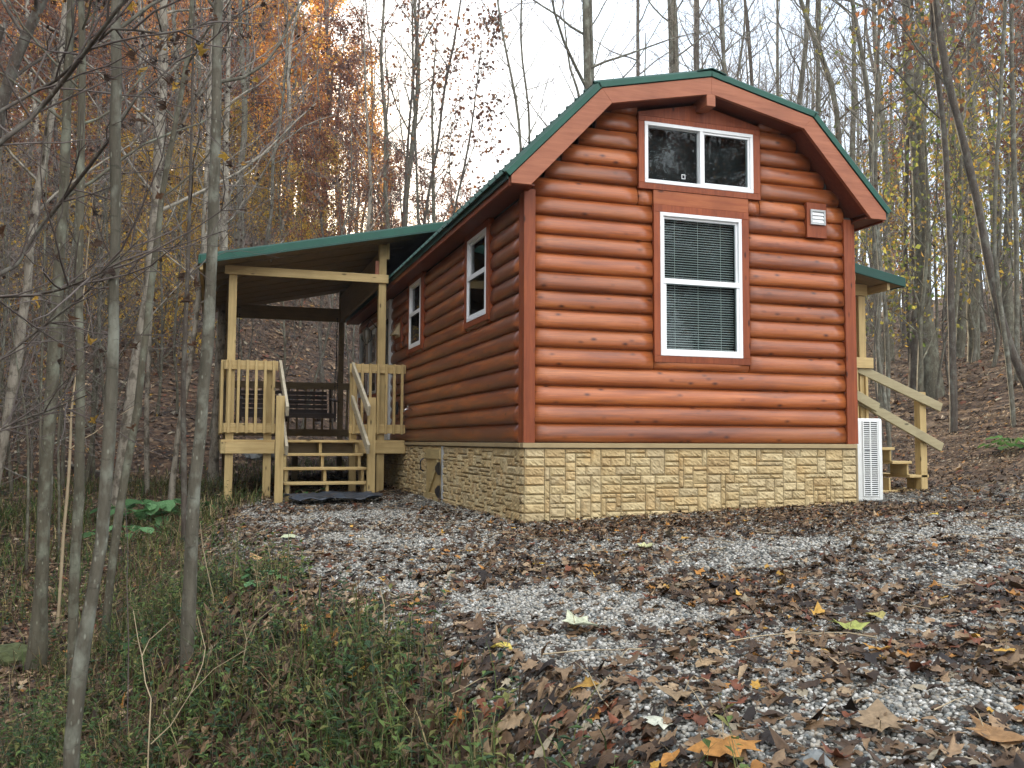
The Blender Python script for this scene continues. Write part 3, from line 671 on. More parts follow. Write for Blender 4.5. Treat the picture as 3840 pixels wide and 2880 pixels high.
def railing(a, b, z0, z1, n, outer, mat, matz, par=porch, ext=0):
    """rail from a to b (xy), balusters on the outer side"""
    a = np.array(a, float); b = np.array(b, float); d = (b-a)/np.linalg.norm(b-a); o = np.array(outer, float)
    g = MB(); z = z1-.065; g.beam((a[0], a[1], z), (b[0], b[1], z), .038, .13, (o[0], o[1], 0)); r = g.build('railing', mat, par, .004)
    g = MB(); z = z0+.065; g.beam((a[0], a[1], z), (b[0], b[1], z), .038, .13, (o[0], o[1], 0)); g.build('bottom_rail', mat, r, .004)
    for i in range(n):
        c = a+(b-a)*((i+.5)/n if ext == 0 else (i/(n-1)))+o*.0385
        m = MB(); m.box(c[0]-.019, c[0]+.019, c[1]-.019, c[1]+.019, z0-.01, z1+.006); m.build('baluster', matz, r, .003)
    return r
yf = Y0-.02
railing((-2.62, yf), (-1.90, yf), .12, 1.14, 6, (0, -1), M['pinex'], M['pinez'])
railing((-.88, yf), (-.05, yf), .12, 1.14, 7, (0, -1), M['pinex'], M['pinez'])
railing((-2.62, Y0), (-2.62, Y1+.1), .12, 1.14, 30, (-1, 0), M['piney'], M['pinez'])
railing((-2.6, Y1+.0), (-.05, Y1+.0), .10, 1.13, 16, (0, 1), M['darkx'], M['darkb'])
# steps
st = []
for z, y, xa, xb in ((.02, 5.06, -1.80, -.75), (-.165, 4.78, -1.80, -.755), (-.35, 4.48, -1.86, -.752), (-.535, 4.18, -1.87, -.745)):
    MB().box(xa, xb, y, y+.27, z-.036, z).build('step_tread', M['pinex'], porch, .005)
for x in (-1.82, -1.31, -.80):
    for z, y in ((.02, 5.08), (-.165, 4.80), (-.35, 4.50), (-.535, 4.20)):
        MB().box(x-.02, x+.02, y+.02, y+.25, z-.20 if z > -.5 else -1.0, z-.038).build('step_support', M['piney'] if x < -1.5 else M['pinez'], porch, .003)
    g = MB(); g.beam((x+.041, 5.3, -.26), (x+.041, 4.25, -.92), .038, .16, (1, 0, 0)); g.build('stringer', M['darkb'], porch, .003)
def nrail(x, za, zb, ya, yb, mat, nm='handrail', par=porch):
    g = MB(); g.beam((x, ya, za), (x, yb, zb), .038, .135, (1, 0, 0)); return g.build(nm, mat, par, .006)
for x0, x1 in ((-2.0, -1.895), (-.815, -.715)):
    MB().box(x0, x1, 4.0, 4.1, -1.15, .585).build('newel_post', M['pinez'], porch, .005)
nrail(-1.872, 1.10, .38, 5.33, 3.82, M['worn']); nrail(-1.872, .62, -.12, 5.33, 3.82, M['worn'])
nrail(-.838, 1.10, .40, 5.33, 3.82, M['worn']); nrail(-.838, .62, -.10, 5.33, 3.82, M['worn'])

# swing hanging from the roof
sw = thing('porch_swing', (-1.5, 9.0, .35), 'dark slatted bench swing hanging on chains at the back of the porch', 'swing')
SX0, SX1, SY = -2.33, -.64, 9.0
for i in range(6): MB().box(SX0, SX1-.02, SY-.28+i*.085, SY-.28+i*.085+.07, .49, .512).build('seat_slat', M['swing'], sw, .003)
g = MB(); g.box(SX0, SX1, SY-.32, SY-.295, .42, .50); g.build('front_apron', M['swing'], sw, .003)
for i in range(5): g = MB(); y = SY+.23+i*.025; z = .56+i*.085; g.beam((SX0, y, z), (SX1-.1, y, z), .02, .066, (0, 1, 0)); g.build('back_slat', M['swing'], sw, .003)
for x in (SX0+.02, SX1-.04, (SX0+SX1)/2):
    g = MB(); g.beam((x, SY+.22, .36), (x, SY+.37, .98), .035, .05, (1, 0, 0)); g.build('back_post', M['swing'], sw, .003)
for x in (SX0+.02, SX1-.02):
    g = MB(); g.beam((x, SY-.33, .73), (x, SY+.28, .80), .09, .026, (1, 0, 0)); ar = g.build('armrest', M['swing'], sw, .008)
    g = MB(); g.box(x-.02, x+.02, SY-.30, SY-.24, .36, .715); g.build('arm_support', M['swing'], ar, .003)
for x in (SX0+.12, SX0+.75, SX1-.3): MB().box(x-.03, x+.03, SY-.31, SY+.2, .36, .418).build('seat_rail', M['swing'], sw, .004)
for x in (SX0-.03, SX1+.03):
    for sy in (-.25, .25):
        g = MB(); a_ = np.array((x, SY+sy, .74)); b_ = np.array((x, SY, 1.75)); n_ = 26
        for i in range(n_):
            p = a_+(b_-a_)*i/n_; q = a_+(b_-a_)*(i+.8)/n_; w_ = .006 if i % 2 else .0
            g.beam(p, q, .012+w_, .006+(.006-w_), (1, 0, 0))
        g.build('chain', M['chain'], sw, 0)
    g = MB(); 
    for i in range(22): p = 1.75+i*.025; g.box(x-.011 if i % 2 else x-.004, x+.011 if i % 2 else x+.004, SY-.004 if i % 2 else SY-.011, SY+.004 if i % 2 else SY+.011, p, p+.024)
    g.build('chain', M['chain'], sw, 0)

# ------------------------------------------------------------------ entry porch on the right
ep = thing('entry_porch', (4.9, 1.9, -.62), 'small right side entry porch with green roof, one post, sloping handrails and side steps', 'porch')
MB().box(4.80, 4.90, 1.25, 1.35, -.72, 1.83).build('post', M['pinez'], ep, .004)
MB().box(4.80, 4.90, 2.75, 2.85, -.72, 1.83).build('post', M['pinez'], ep, .004)
MB().box(W+.06, 4.93, 1.24, 1.29, 1.84, 1.98).build('header_beam', M['pinex'], ep, .004)
MB().box(4.82, 4.88, 1.30, 2.85, 1.84, 1.98).build('header_beam', M['piney'], ep, .004)
def z2(x): return 1.925+(5.19-x)*.18
g = MB(); g.prism([(W+.01, z2(W+.01)), (5.19, z2(5.19)), (5.19, z2(5.19)+.05), (W+.01, z2(W)+.05)], 1, .93, 3.1); g.build('roof_boarding', M['darkx'], ep, 0)
g = MB(); g.prism([(W+.01, z2(W+.01)-.01), (5.20, z2(5.20)-.01), (5.20, z2(5.2)+.105), (W+.01, z2(W)+.105)], 1, .90, .93); g.build('roof_trim', M['green'], ep, .006)
MB().box(5.19, 5.215, .9, 3.1, z2(5.2)-.01, z2(5.2)+.10).build('roof_trim', M['green'], ep, .004)
for x in (4.0, 4.5, 5.0): MB().box(x-.02, x+.02, .95, 3.05, z2(x)-.09, z2(x)-.004).build('purlin', M['piney'], ep, .003)
metal((W+.01, z2(W)+.075), (5.2, z2(5.2)+.075), .92, 3.1, 0).build('roof_panel', M['green'], ep, 0)
for i in range(11): y = 1.22+i*.1425; MB().box(W+.08, 4.92, y, y+.137, .0, .035).build('deck_board', M['pinex'], ep, .003)
MB().box(W+.06, 4.93, 1.17, 1.215, -.16, .035).build('rim_joist', M['pinex'], ep, .004)
MB().box(4.93, 4.97, 1.17, 2.85, -.16, .035).build('rim_joist', M['piney'], ep, .004)
railing((W+.1, 1.20), (4.95, 1.20), .14, 1.06, 8, (0, 1), M['pinex'], M['pinez'], ep)
for y, zt in ((1.235, 1.0), (2.86, 1.0)):
    for a_, b_ in (((4.76, y, .93), (6.02, y, .465)), ((4.70, y, .57), (6.02, y, -.04))):
        g = MB(); g.beam(a_, b_, .038, .115, (0, 1, 0)); g.build('handrail', M['wornx'], ep, .006)
g = MB(); g.beam((4.66, 1.17, .60), (4.99, 1.17, .445), .038, .115, (0, 1, 0)); g.build('handrail', M['wornx'], ep, .006)
for y in (1.27, 2.75): MB().box(5.72, 5.82, y, y+.1, -.8, .66).build('newel_post', M['pinez'], ep, .005)
for z, x1 in ((-.04, 5.32), (-.212, 5.58), (-.385, 5.84), (-.575, 5.97)):
    MB().box(x1-.30 if z > -.5 else 4.9, x1, 1.27, 2.75, z-.036, z).build('step_tread', M['pinex'], ep, .005)
for x, za, zb in ((5.29, -.212, -.077), (5.55, -.385, -.249), (5.81, -.575, -.422), (5.27, -.575, -.42)):
    MB().box(x-.025, x+.0, 1.30, 1.60, za+.0, zb).build('step_support', M['pinez'], ep, .003)
    MB().box(x-.025, x+.0, 2.40, 2.70, za+.0, zb).build('step_support', M['pinez'], ep, .003)
for x0_, x1_, z_ in ((4.95, 5.3, -.212), (4.95, 5.56, -.385)): MB().box(x0_, x1_, 2.2, 2.23, z_-.0, z_+.13).build('riser', M['darkx'], ep, .002)

# ------------------------------------------------------------------ heat pump
ac = thing('air_conditioner', (3.97, .5, -.64), 'white outdoor heat pump unit with slotted grille beside the right corner of the cabin', 'air conditioner')
AX0, AX1, AY0, AY1, AZ0, AZ1 = 3.79, 4.147, .10, .98, -.615, .278
g = MB(); g.box(AX0, AX1, AY0+.012, AY1, AZ0, AZ1); cs = g.build('casing', M['enamel'], ac, .028)
cs.modifiers['bevel'].segments = 4
for p in cs.data.polygons: p.use_smooth = True
gx0, gx1, gx2 = AX0+.095, AX0+.178, AX0+.272
n_ = 36; zt, zb = AZ1-.035, AZ0+.06; ph = (zt-zb)/n_
g = MB(); g.box(AX0+.088, gx2+.006, AY0+.009, AY0+.0135, zb, zt); g.build('grille_back', M['dark'], ac, 0)
g = MB()
for i in range(n_+1):
    z = zb+i*ph; g.box(gx0-.006, gx2+.006, AY0-.002, AY0+.0085, z-ph*.24, z+ph*.24)
g.box(gx0-.014, gx0-.0, AY0-.003, AY0+.0088, zb-.004, zt+.004); g.box(gx2, gx2+.012, AY0-.003, AY0+.0088, zb-.004, zt+.004); g.box(gx1-.004, gx1+.010, AY0-.003, AY0+.0088, zb, zt)
g.build('grille', M['enamel'], ac, .0015)
g = MB(); g.box(gx0-.002, gx1-.006, AY0-.006, AY0-.0035, zt-ph*14.6, zt-ph*13.2); bd = g.build('name_plate', M['grey'], ac, 0)
g = MB()
for i in range(5): g.box(gx0+.006+i*.013, gx0+.014+i*.013, AY0-.0075, AY0-.0062, zt-ph*14.3, zt-ph*13.5)
g.build('plate_mark', M['black'], bd, 0)
g = MB(); g.box(gx2+.024, gx2+.026, AY0+.0105, AY0+.0125, AZ0+.03, AZ1-.02); g.build('panel_seam', M['dark'], ac, 0)
for x in (AX0+.06, AX1-.05): MB().box(x-.04, x+.04, AY0+.04, AY1-.05, AZ0-.03, AZ0+.002).build('foot', M['black'], ac, .003)
pd = MB().box(3.74, 4.32, .02, 1.08, -.80, -.648).build('concrete_pad', M['concrete'], None, .012)
tag(pd, 'grey concrete pad under the white heat pump', 'concrete pad')

# black landscape sheet at the foot of the steps
def sheet(name, x0, x1, y0, y1, mat, label, cat, rise=.03, seed=0, rag=.06):
    n = 26; rs = np.random.RandomState(seed); V = []
    for i in range(n+1):
        for j in range(n+1):
            u, v = i/n, j/n; x = x0+(x1-x0)*u; y = y0+(y1-y0)*v
            x += (vn(y*3, seed, .5)-.5)*rag*2*(abs(u-.5)*2); y += (vn(x*3, seed+5, .4)-.5)*rag*2*(abs(v-.5)*2)
            z = float(H(x, y))+.045+rise*(vn(x*4, y*4+seed, .5))+.02*vn(x*9, y*9, .4); V.append((x, y, z))
    f = [(i*(n+1)+j, (i+1)*(n+1)+j, (i+1)*(n+1)+j+1, i*(n+1)+j+1) for i in range(n) for j in range(n)]
    o = MB().add(V, f).build(name, mat, None, 0, True); m = o.modifiers.new('thick', 'SOLIDIFY'); m.thickness = .012
    return tag(o, label, cat)
sheet('plastic_sheet', -1.86, -.75, 3.25, 4.12, M['mat'], 'crumpled black sheet lying on the gravel at the foot of the porch steps', 'sheet', .07, 3)

# ------------------------------------------------------------------ trees
def nrm(v): return v/(np.linalg.norm(v)+1e-9)
def limb(rs, p, d, L, n, wig, lift):
    P = [p]; q = p.copy(); d = nrm(d)
    for i in range(n):
        d = nrm(d+rs.randn(3)*wig+np.array([0, 0, lift])); q = q+d*L/n; P.append(q)
    return np.array(P)
def perp(rs, d, ang):
    r = nrm(rs.randn(3)); r = nrm(r-d*(r@d)); return nrm(d*math.cos(ang)+r*math.sin(ang))
def leaf_template(kind):
    if kind == 0:    # five lobed
        an = np.radians([-90, -60, -35, -15, 5, 22, 42, 60, 74, 90]); rr = [.30, .50, .28, .62, .34, .80, .42, .55, .60, 1.]
        an = np.radians([-90, -60, -40, -8, 12, 26, 48, 64, 76, 90]); rr = [.30, .58, .48, .80, .58, .62, .88, .60, .68, .98]
    elif kind == 1:  # oak
        an = np.radians([-90, -75, -50, -30, -10, 10, 30, 48, 66, 90]); rr = [.70, .34, .30, .52, .36, .60, .42, .68, .66, .95]
    else:            # ovate
        an = np.radians([-90, -50, -20, 10, 40, 65, 90]); rr = [.6, .42, .42, .45, .55, .78, 1.0]
    x = np.cos(an)*rr; y = np.sin(an)*rr
    X = np.r_[x, -x[1:-1][::-1]]; Y = np.r_[y, y[1:-1][::-1]]
    return np.stack([np.r_[0, X], np.r_[.0, Y]], 1)*.5
def rot_mats(rs, n, tilt):
    yaw = rs.rand(n)*6.283; ax = rs.rand(n)*6.283; t = np.abs(rs.randn(n))*tilt
    c, s = np.cos(yaw), np.sin(yaw); O = np.zeros(n); I = np.ones(n)
    Rz = np.stack([np.stack([c, -s, O], -1), np.stack([s, c, O], -1), np.stack([O, O, I], -1)], 1)
    kx, ky = np.cos(ax), np.sin(ax); ct, st = np.cos(t), np.sin(t); v = 1-ct
    Rt = np.stack([np.stack([ct+kx*kx*v, kx*ky*v, ky*st], -1), np.stack([kx*ky*v, ct+ky*ky*v, -kx*st], -1), np.stack([-ky*st, kx*st, ct], -1)], 1)
    return Rt@Rz
def curled_leaves(pts, rs, size, pal, wt):
    n = len(pts); T = leaf_template(0); nv = len(T); Tj = np.repeat(T[None], n, 0)*(1+.2*rs.randn(n, nv, 1)*(np.arange(nv) > 0)[None, :, None])
    c1 = rs.uniform(.6, 2.6, n)[:, None]; c2 = rs.randn(n)[:, None]*1.2; z = c1*Tj[:, :, 0]**2*2+c2*Tj[:, :, 1]**2+rs.randn(n, nv)*.06
    x = Tj[:, :, 0]*(1-.35*np.clip(c1-.8, 0, 1.4)); s = size*(.55+.8*rs.rand(n))
    L = np.stack([x, Tj[:, :, 1]-.45, z], -1)*s[:, None, None]
    P = np.einsum('nij,nvj->nvi', rot_mats(rs, n, .5)@np.array([[1, 0, 0], [0, 0, 1], [0, 1, 0]]), L)+pts[:, None]
    r = np.arange(1, nv); tri = np.stack([np.zeros(nv-1, int), r, np.r_[r[1:], 1]], -1)
    C = np.array(pal)[rs.choice(len(pal), n, p=np.array(wt)/sum(wt))]*(.6+.7*rs.rand(n))[:, None]
    return P.reshape(-1, 3), (tri[None]+(np.arange(n)*nv)[:, None, None]).reshape(-1, 3), np.repeat(C, nv-1, 0)
def leaves(pts, rs, size, pal, wt, droop=.3):
    n = len(pts); u = rs.randn(n, 3); u[:, 2] -= droop*2; u /= np.linalg.norm(u, axis=1)[:, None]
    w = np.cross(u, rs.randn(n, 3)); w /= np.linalg.norm(w, axis=1)[:, None]+1e-9
    s = size*(.6+.8*rs.rand(n))[:, None]; nn = np.cross(u, w)*.22*s
    V = np.stack([pts, pts+u*s*.45+w*s*.38+nn, pts+u*s, pts+u*s*.45-w*s*.38+nn], 1).reshape(-1, 3)
    C = pal[rs.choice(len(pal), n, p=np.array(wt)/sum(wt))]*(.7+.6*rs.rand(n))[:, None]
    i = np.arange(n)[:, None]*4
    return V, np.concatenate([np.hstack([i, i+1, i+2]), np.hstack([i, i+2, i+3])]), np.concatenate([C, C])
def gen_tree(seed, path, rad, nlimb, llen, tmin=.3, sub=7, sub2=4, elev=(.6, 1.1), twigr=.004, leaf=None, trunk_k=9, wig=.10, lift=.05, dense_top=1.):
    """path (n,3) local; returns trunk mesh data, crown TB, foliage"""
    rs = np.random.RandomState(seed); path = np.asarray(path, float); n = len(path)
    seg = np.r_[0, np.cumsum(np.linalg.norm(np.diff(path, axis=0), axis=1))]; T = seg/seg[-1]
    tt = np.linspace(0, 1, max(24, n*2)); P = np.stack([np.interp(tt, T, path[:, k]) for k in range(3)], 1)
    P[1:-1] = (P[:-2]+2*P[1:-1]+P[2:])/4
    r = np.interp(tt, np.linspace(0, 1, len(rad)), rad) if len(rad) != n else np.interp(tt, T, rad)
    P[1:, :2] += rs.randn(len(P)-1, 2)*r[1:, None]*.10
    r = r*(1+.05*rs.randn(len(r)))
    tr = TB(); tr.add(P, r, trunk_k); cr = TB(); tips = []
    for i in range(nlimb):
        t = tmin+(1-tmin)*((i+rs.rand())/nlimb)**(1/dense_top); b = np.array([np.interp(t, tt, P[:, k]) for k in range(3)]); rb = np.interp(t, tt, r)
        az = i*2.4+rs.rand()*.9; e = rs.uniform(*elev); d = np.array([math.cos(az)*math.cos(e), math.sin(az)*math.cos(e), math.sin(e)])
        L = llen*(1.05-t*.75)*rs.uniform(.6, 1.25); L1 = limb(rs, b, d, L, 7, wig, lift); r1 = min(rb*.42, .008+L*.0075)
        tr.add(L1, np.linspace(r1, r1*.25, 8), 5)
        for j in range(sub):
            s = .18+.8*(j+rs.rand())/sub; k = min(6, int(s*7)); f = s*7-k; p = L1[k]*(1-f)+L1[k+1]*f; dd = nrm(L1[k+1]-L1[k])
            l2 = L*.48*(1.15-s*.75)*rs.uniform(.6, 1.2); L2 = limb(rs, p, perp(rs, dd, rs.uniform(.5, .95)), l2, 5, wig*1.3, lift); r2_ = max(twigr, r1*(1-s*.7)*.42)
            cr.add(L2, np.linspace(r2_, twigr*.7, 6), 4)
            for m in range(sub2):
                s2 = .2+.8*(m+rs.rand())/sub2; k2 = min(4, int(s2*5)); p2 = L2[k2]*(1-(s2*5-k2))+L2[k2+1]*(s2*5-k2)
                L3 = limb(rs, p2, perp(rs, nrm(L2[k2+1]-L2[k2]), rs.uniform(.4, .9)), l2*.42*rs.uniform(.6, 1.3), 3, wig*1.5, lift)
                cr.add(L3, np.linspace(max(twigr*.8, r2_*.5), twigr*.45, 4), 3); tips += [L3[-1], L3[2], L3[1]]
            tips.append(L2[-1])
    fol = None
    if leaf:
        cnt, size, pal, wt, sp = leaf; tips = np.array(tips); c = tips[rs.randint(len(tips), size=cnt)]
        keep = vn(c[:, 0]*1.0+seed, c[:, 2]*1.0+c[:, 1], 1.1) > .22
        c = c[keep]+rs.randn(keep.sum(), 3)*sp
        fol = leaves(c, rs, size, np.array(pal), wt) if cnt > 450 else curled_leaves(c, rs, size, pal, wt)
    return tr, cr, fol
def make_tree(name, data, mats, loc, label, cat, group=None, rot=0, sc=1):
    tr, cr, fol = data; o = thing(name, loc, label, cat, group); ORG[o] = np.zeros(3)
    link('trunk', tr.mesh('trunk'), mats[0], o)
    if cr.V: link('crown', cr.mesh('crown'), mats[1], o)
    if fol:
        me = np_mesh('foliage', fol[0], [fol[1]]); face_color(me, fol[2]); link('foliage', me, mats[2], o)
    o.rotation_euler.z = rot; o.scale = (sc, sc, sc); return o
def copy_tree(o, loc, rot, sc, label=None, group=None):
    c = o.copy(); COL.objects.link(c); c.location = loc; c.rotation_euler = (0, 0, rot); c.scale = sc
    if label: c['label'] = label
    if group: c['group'] = group
    for ch in o.children:
        d = ch.copy(); COL.objects.link(d); d.parent = c
    return c
BROWN = [(.07, .042, .026), (.12, .065, .036), (.045, .03, .022)]
ORANGE = [(.80, .42, .06), (.72, .29, .045), (.85, .55, .10), (.46, .19, .05)]
YELLOW = [(.55, .36, .05), (.42, .30, .05), (.50, .25, .04), (.30, .20, .05)]
GREENY = [(.20, .22, .05), (.30, .28, .06), (.12, .17, .045), (.30, .19, .05)]
RUSSET = [(.22, .09, .05), (.15, .07, .045), (.32, .13, .05), (.10, .055, .04)]
def base_on(px, depth, y_guess=1900):               # ground point under a picture column
    p = at(px, y_guess, depth); return p
# trees one can tell apart, each traced as a column of (px, py) at a distance; widths in px
def traced(name, pts, depth, widths, mats, label, top=5., seed=1, nl=9, ll=1.6, tmin=.35, sub=8, sub2=4, leaf=None, cat='tree', twigr=.0022, elev=(.35, 1.0), group=None, k=10, base=None, wig=.10, grounded=True):
    P = [at(x, y, depth) for x, y in pts]           # listed bottom to top
    b = P[0]; g = float(H(b[0], b[1]))
    if grounded:
        if b[2] > g+.05:
            d = (P[0]-P[1]); d[2] = min(d[2], -.3); d = d/abs(d[2]); d[:2] *= .5; nb = P[0]+d*(b[2]-g+.1); P = [nb]+P; widths = [widths[0]*1.08]+list(widths)
        else: P[0] = np.array([b[0], b[1], g-.05])
    d = nrm(P[-1]-P[-2]); d = nrm(d+np.array([0, 0, .5])); P = P+[P[-1]+d*top*.5, P[-1]+d*top]
    w = [q*depth/F/2 for q in widths]; w += [w[-1]*.6, w[-1]*.15]
    loc = P[0].copy(); Q = np.array(P)-loc
    data = gen_tree(seed, Q, w, nl+4, ll*1.1, tmin, sub, sub2, elev, twigr, leaf, k, wig)
    return make_tree(name, data, mats, loc, label, cat, group)
G_ = (M['barkg'], M['twig'], M['foliage']); D_ = (M['barkd'], M['twigd'], M['foliage']); W_ = (M['barkw'], M['twig'], M['foliage']); MD = (M['barkm'], M['twigd'], M['foliage'])
LF = (260, .05, BROWN+[(.45, .28, .06)], [3, 3, 3, 1], .02)
LF2 = (380, .05, BROWN+[(.42, .24, .05)], [3, 3, 3, 1.4], .02)
sap = 'trees'
traced('sapling', [(697, 2620), (703, 2490), (708, 2254), (714, 2038), (723, 1844), (755, 1603), (775, 1301), (790, 1060), (800, 844), (812, 542), (815, 241), (818, 60), (820, -60)], 4.6, [54, 52, 52, 48, 48, 46, 44, 43, 40, 38, 38, 33, 32], G_, 'smooth grey sapling trunk standing directly in front of the porch left corner', 3.6, 21, 13, 1.9, .42, leaf=LF)
traced('sapling', [(262, 2960), (268, 2880), (276, 2668), (292, 2490), (322, 2343), (356, 2195), (385, 2018), (394, 2000), (409, 1603), (424, 1241), (431, 965), (434, 540), (433, 120), (436, -60)], 3.45, [56, 54, 56, 60, 52, 48, 47, 46, 45, 40, 37, 40, 36, 33], G_, 'smooth grey sapling trunk with a bend low down, nearest to the camera on the left', 3., 22, 12, 1.7, .5, leaf=LF)
traced('sapling', [(134, 2470), (150, 2350), (160, 2100), (161, 2000), (176, 1700), (200, 1400), (212, 1200), (224, 1000), (240, 700), (253, 362), (262, 60), (266, -60)], 6.1, [78, 52, 46, 44, 46, 44, 42, 39, 34, 30, 28, 26], MD, 'olive grey sapling trunk with a mossy flared foot at the far left', 3.4, 23, 12, 1.9, .4, leaf=LF2)
traced('sapling', [(272, 2440), (274, 2254), (290, 2000), (305, 1663), (298, 1300), (290, 1000), (305, 600), (311, 180), (303, 0)], 5.4, [38, 40, 37, 33, 30, 30, 27, 25, 21], MD, 'thin straight lichen flecked sapling right of the mossy footed sapling', 3.2, 24, 10, 1.6, .45, leaf=LF2)
traced('sapling', [(386, 2440), (405, 2254), (430, 2060), (438, 1960), (455, 1856), (482, 1753), (512, 1542), (542, 1301), (565, 1060), (585, 904), (627, 603), (669, 422), (711, 180), (722, -30)], 6.2, [30, 31, 32, 32, 30, 28, 28, 26, 24, 22, 20, 18, 17, 15], MD, 'slender dark sapling curving up to the right beside the pale birch', 3., 25, 9, 1.6, .4, leaf=LF2)
traced('birch_tree', [(440, 1900), (455, 1753), (485, 1542), (518, 1300), (549, 1120), (582, 844), (597, 542), (607, 301), (612, 60), (614, -60)], 12.5, [54, 50, 44, 36, 33, 36, 40, 32, 30, 27], W_, 'large pale peeling birch leaning slightly right behind the grey saplings', 4, 26, 16, 3.2, .35, leaf=LF2, sub=7)
traced('birch_tree', [(552, 1850), (548, 1663), (552, 1422), (566, 1200), (577, 900), (585, 600)], 14.5, [20, 18, 16, 14, 12, 10], W_, 'thin whitish birch stem right behind the dark curving sapling', 4, 27, 12, 2.6, .3, leaf=LF2)
traced('sapling', [(692, 1990), (690, 1843), (688, 1663), (686, 1482), (694, 1241), (703, 1060), (714, 700), (720, 400)], 8.6, [24, 22, 21, 20, 16, 16, 13, 10], D_, 'reddish dark sapling stem just left of the sapling by the porch corner', 3, 28, 12, 2., .35, leaf=LF2)
traced('birch_tree', [(645, 1830), (660, 1650), (690, 1500), (718, 1362), (742, 1150), (760, 900), (775, 600)], 13.5, [24, 22, 21, 20, 17, 15, 12], W_, 'pale flaking birch stem leaning right behind the reddish sapling', 4, 29, 12, 2.6, .3)
traced('maple_tree', [(800, 1800), (812, 1603), (822, 1400), (829, 1241), (842, 900), (850, 500)], 16.5, [42, 34, 30, 28, 26, 22], W_, 'broad greyish white trunk standing behind the front left porch post', 5, 30, 18, 3.4, .35, leaf=LF2)
traced('birch_tree', [(-20, 1800), (15, 1663), (36, 1542), (54, 1392), (85, 1211), (103, 1060), (125, 850), (150, 663), (196, 422), (232, 180), (245, 0)], 10.2, [36, 34, 36, 38, 36, 27, 26, 28, 28, 22, 20], W_, 'mottled white birch leaning right at the left edge of the photo', 4, 31, 14, 2.8, .35, leaf=LF2)
traced('maple_tree', [(-150, 1500), (-90, 900), (-30, 520), (10, 362), (30, 271), (78, 157), (120, 78), (170, 0)], 9., [52, 46, 42, 38, 36, 36, 36, 34], D_, 'thick dark trunk leaning to the right in the top left corner', 5, 32, 14, 3., .45, leaf=LF2)
for i, (pts, dp, wd, lb) in enumerate([
    ([(152, 1880), (150, 1650), (158, 1300), (168, 900)], 8.5, [11, 10, 9, 7], 'pale thin stem between the far left birch and the mossy footed sapling'),
    ([(238, 2010), (262, 1750), (266, 1550), (285, 1400)], 7.2, [12, 11, 9, 7], 'thin yellowish stem between the mossy footed and lichen flecked saplings'),
    ([(222, 1880), (218, 1650), (232, 1450), (240, 1250)], 9.5, [10, 9, 8, 6], 'thin bare stem close behind the mossy footed sapling'),
    ([(105, 1870), (108, 1700), (90, 1500), (60, 1350)], 9., [11, 10, 8, 6], 'slim dark stem rising from a patch of leaves in front of the far left birch')]):
    traced('sapling', pts, dp, wd, (M['twigp'] if i == 1 else M['barkm'], M['twigd'], M['foliage']), lb, 1.6, 40+i, 6, .8, .4, 4, 2, k=6)
# overhanging tree whose long limbs sweep in from the left
def sweep():
    tr = TB(); cr = TB(); rs = np.random.RandomState(77); tips = []
    base = at(-420, 2400, 3.6); base[2] = float(H(base[0], base[1]))-.05
    top = [base, at(-400, 1900, 3.6), at(-360, 1300, 3.7), at(-260, 900, 3.8), at(-120, 470, 3.9), at(0, 100, 3.9)]
    tr.add(np.array(top), np.array([.06, .055, .05, .042, .03, .02]), 9)
    br = [([(-260, 620), (0, 535), (110, 450), (181, 374), (260, 275), (331, 181), (395, 95), (452, 18), (490, -50)], 3.1, [24, 20, 19, 18, 17, 16, 14, 13, 12]),
          ([(-200, 480), (0, 418), (120, 350), (211, 301), (300, 220), (360, 160), (422, 108), (500, 112), (600, 125), (723, 108), (800, 70)], 3.3, [16, 14, 13, 12, 12, 11, 10, 8, 7, 6, 4]),
          ([(-60, 1060), (60, 995), (140, 870), (241, 741), (330, 630), (422, 506), (512, 362), (600, 290), (690, 200), (790, 130)], 3.9, [20, 18, 17, 15, 14, 13, 11, 8, 6, 4]),
          ([(-60, 1116), (0, 1112), (120, 1108), (230, 1085), (320, 1050), (374, 1024), (450, 960)], 3.4, [14, 13, 12, 10, 8, 6, 4]),
          ([(-80, 1420), (0, 1350), (140, 1240), (300, 1120), (460, 960), (560, 860)], 4.4, [12, 11, 10, 8, 6, 4]),
          ([(-60, 1640), (0, 1610), (90, 1570), (210, 1530), (330, 1480)], 4.6, [9, 8, 7, 6, 4])]
    for pts, dp, w in br:
        P = np.array([at(x, y, dp+.15*math.sin(x*.01)) for x, y in pts]); tr.add(P, np.array(w)*dp/F/2, 7)
        st = P[0]; tk = np.array(top[2:]); j = tk[np.argmin(np.linalg.norm(tk-st, axis=1))]; tr.add(np.array([j, (j+st)/2, st]), np.array([w[0], w[0], w[0]])*dp/F/2, 7)
        for k in range(11):
            s = rs.rand()*(len(P)-2)+.6; i = int(s); p = P[i]*(1-s+i)+P[i+1]*(s-i); dd = nrm(P[i+1]-P[i]); l = rs.uniform(.25, .7)
            L = limb(rs, p, perp(rs, dd, rs.uniform(.4, 1.)), l, 5, .13, .05); cr.add(L, np.linspace(.0045, .0014, 6), 5)
            for m in range(3): k2 = rs.randint(1, 5); L3 = limb(rs, L[k2], perp(rs, nrm(L[k2]-L[k2-1]), .7), l*.4, 3, .15, .03); cr.add(L3, np.linspace(.0022, .001, 4), 4); tips.append(L3[-1])
    tips = np.array(tips); fol = curled_leaves(tips[rs.randint(len(tips), size=70)], rs, .052, BROWN+[(.42, .26, .05)], [3, 3, 3, 1.2])
    loc = base.copy()
    for T_ in (tr, cr): T_.V = [v-loc for v in T_.V]
    fol = (fol[0]-loc, fol[1], fol[2])
    make_tree('maple_tree', (tr, cr, fol), D_, loc, 'dark limbs sweeping diagonally across the upper left corner from outside the frame', 'tree')
sweep()
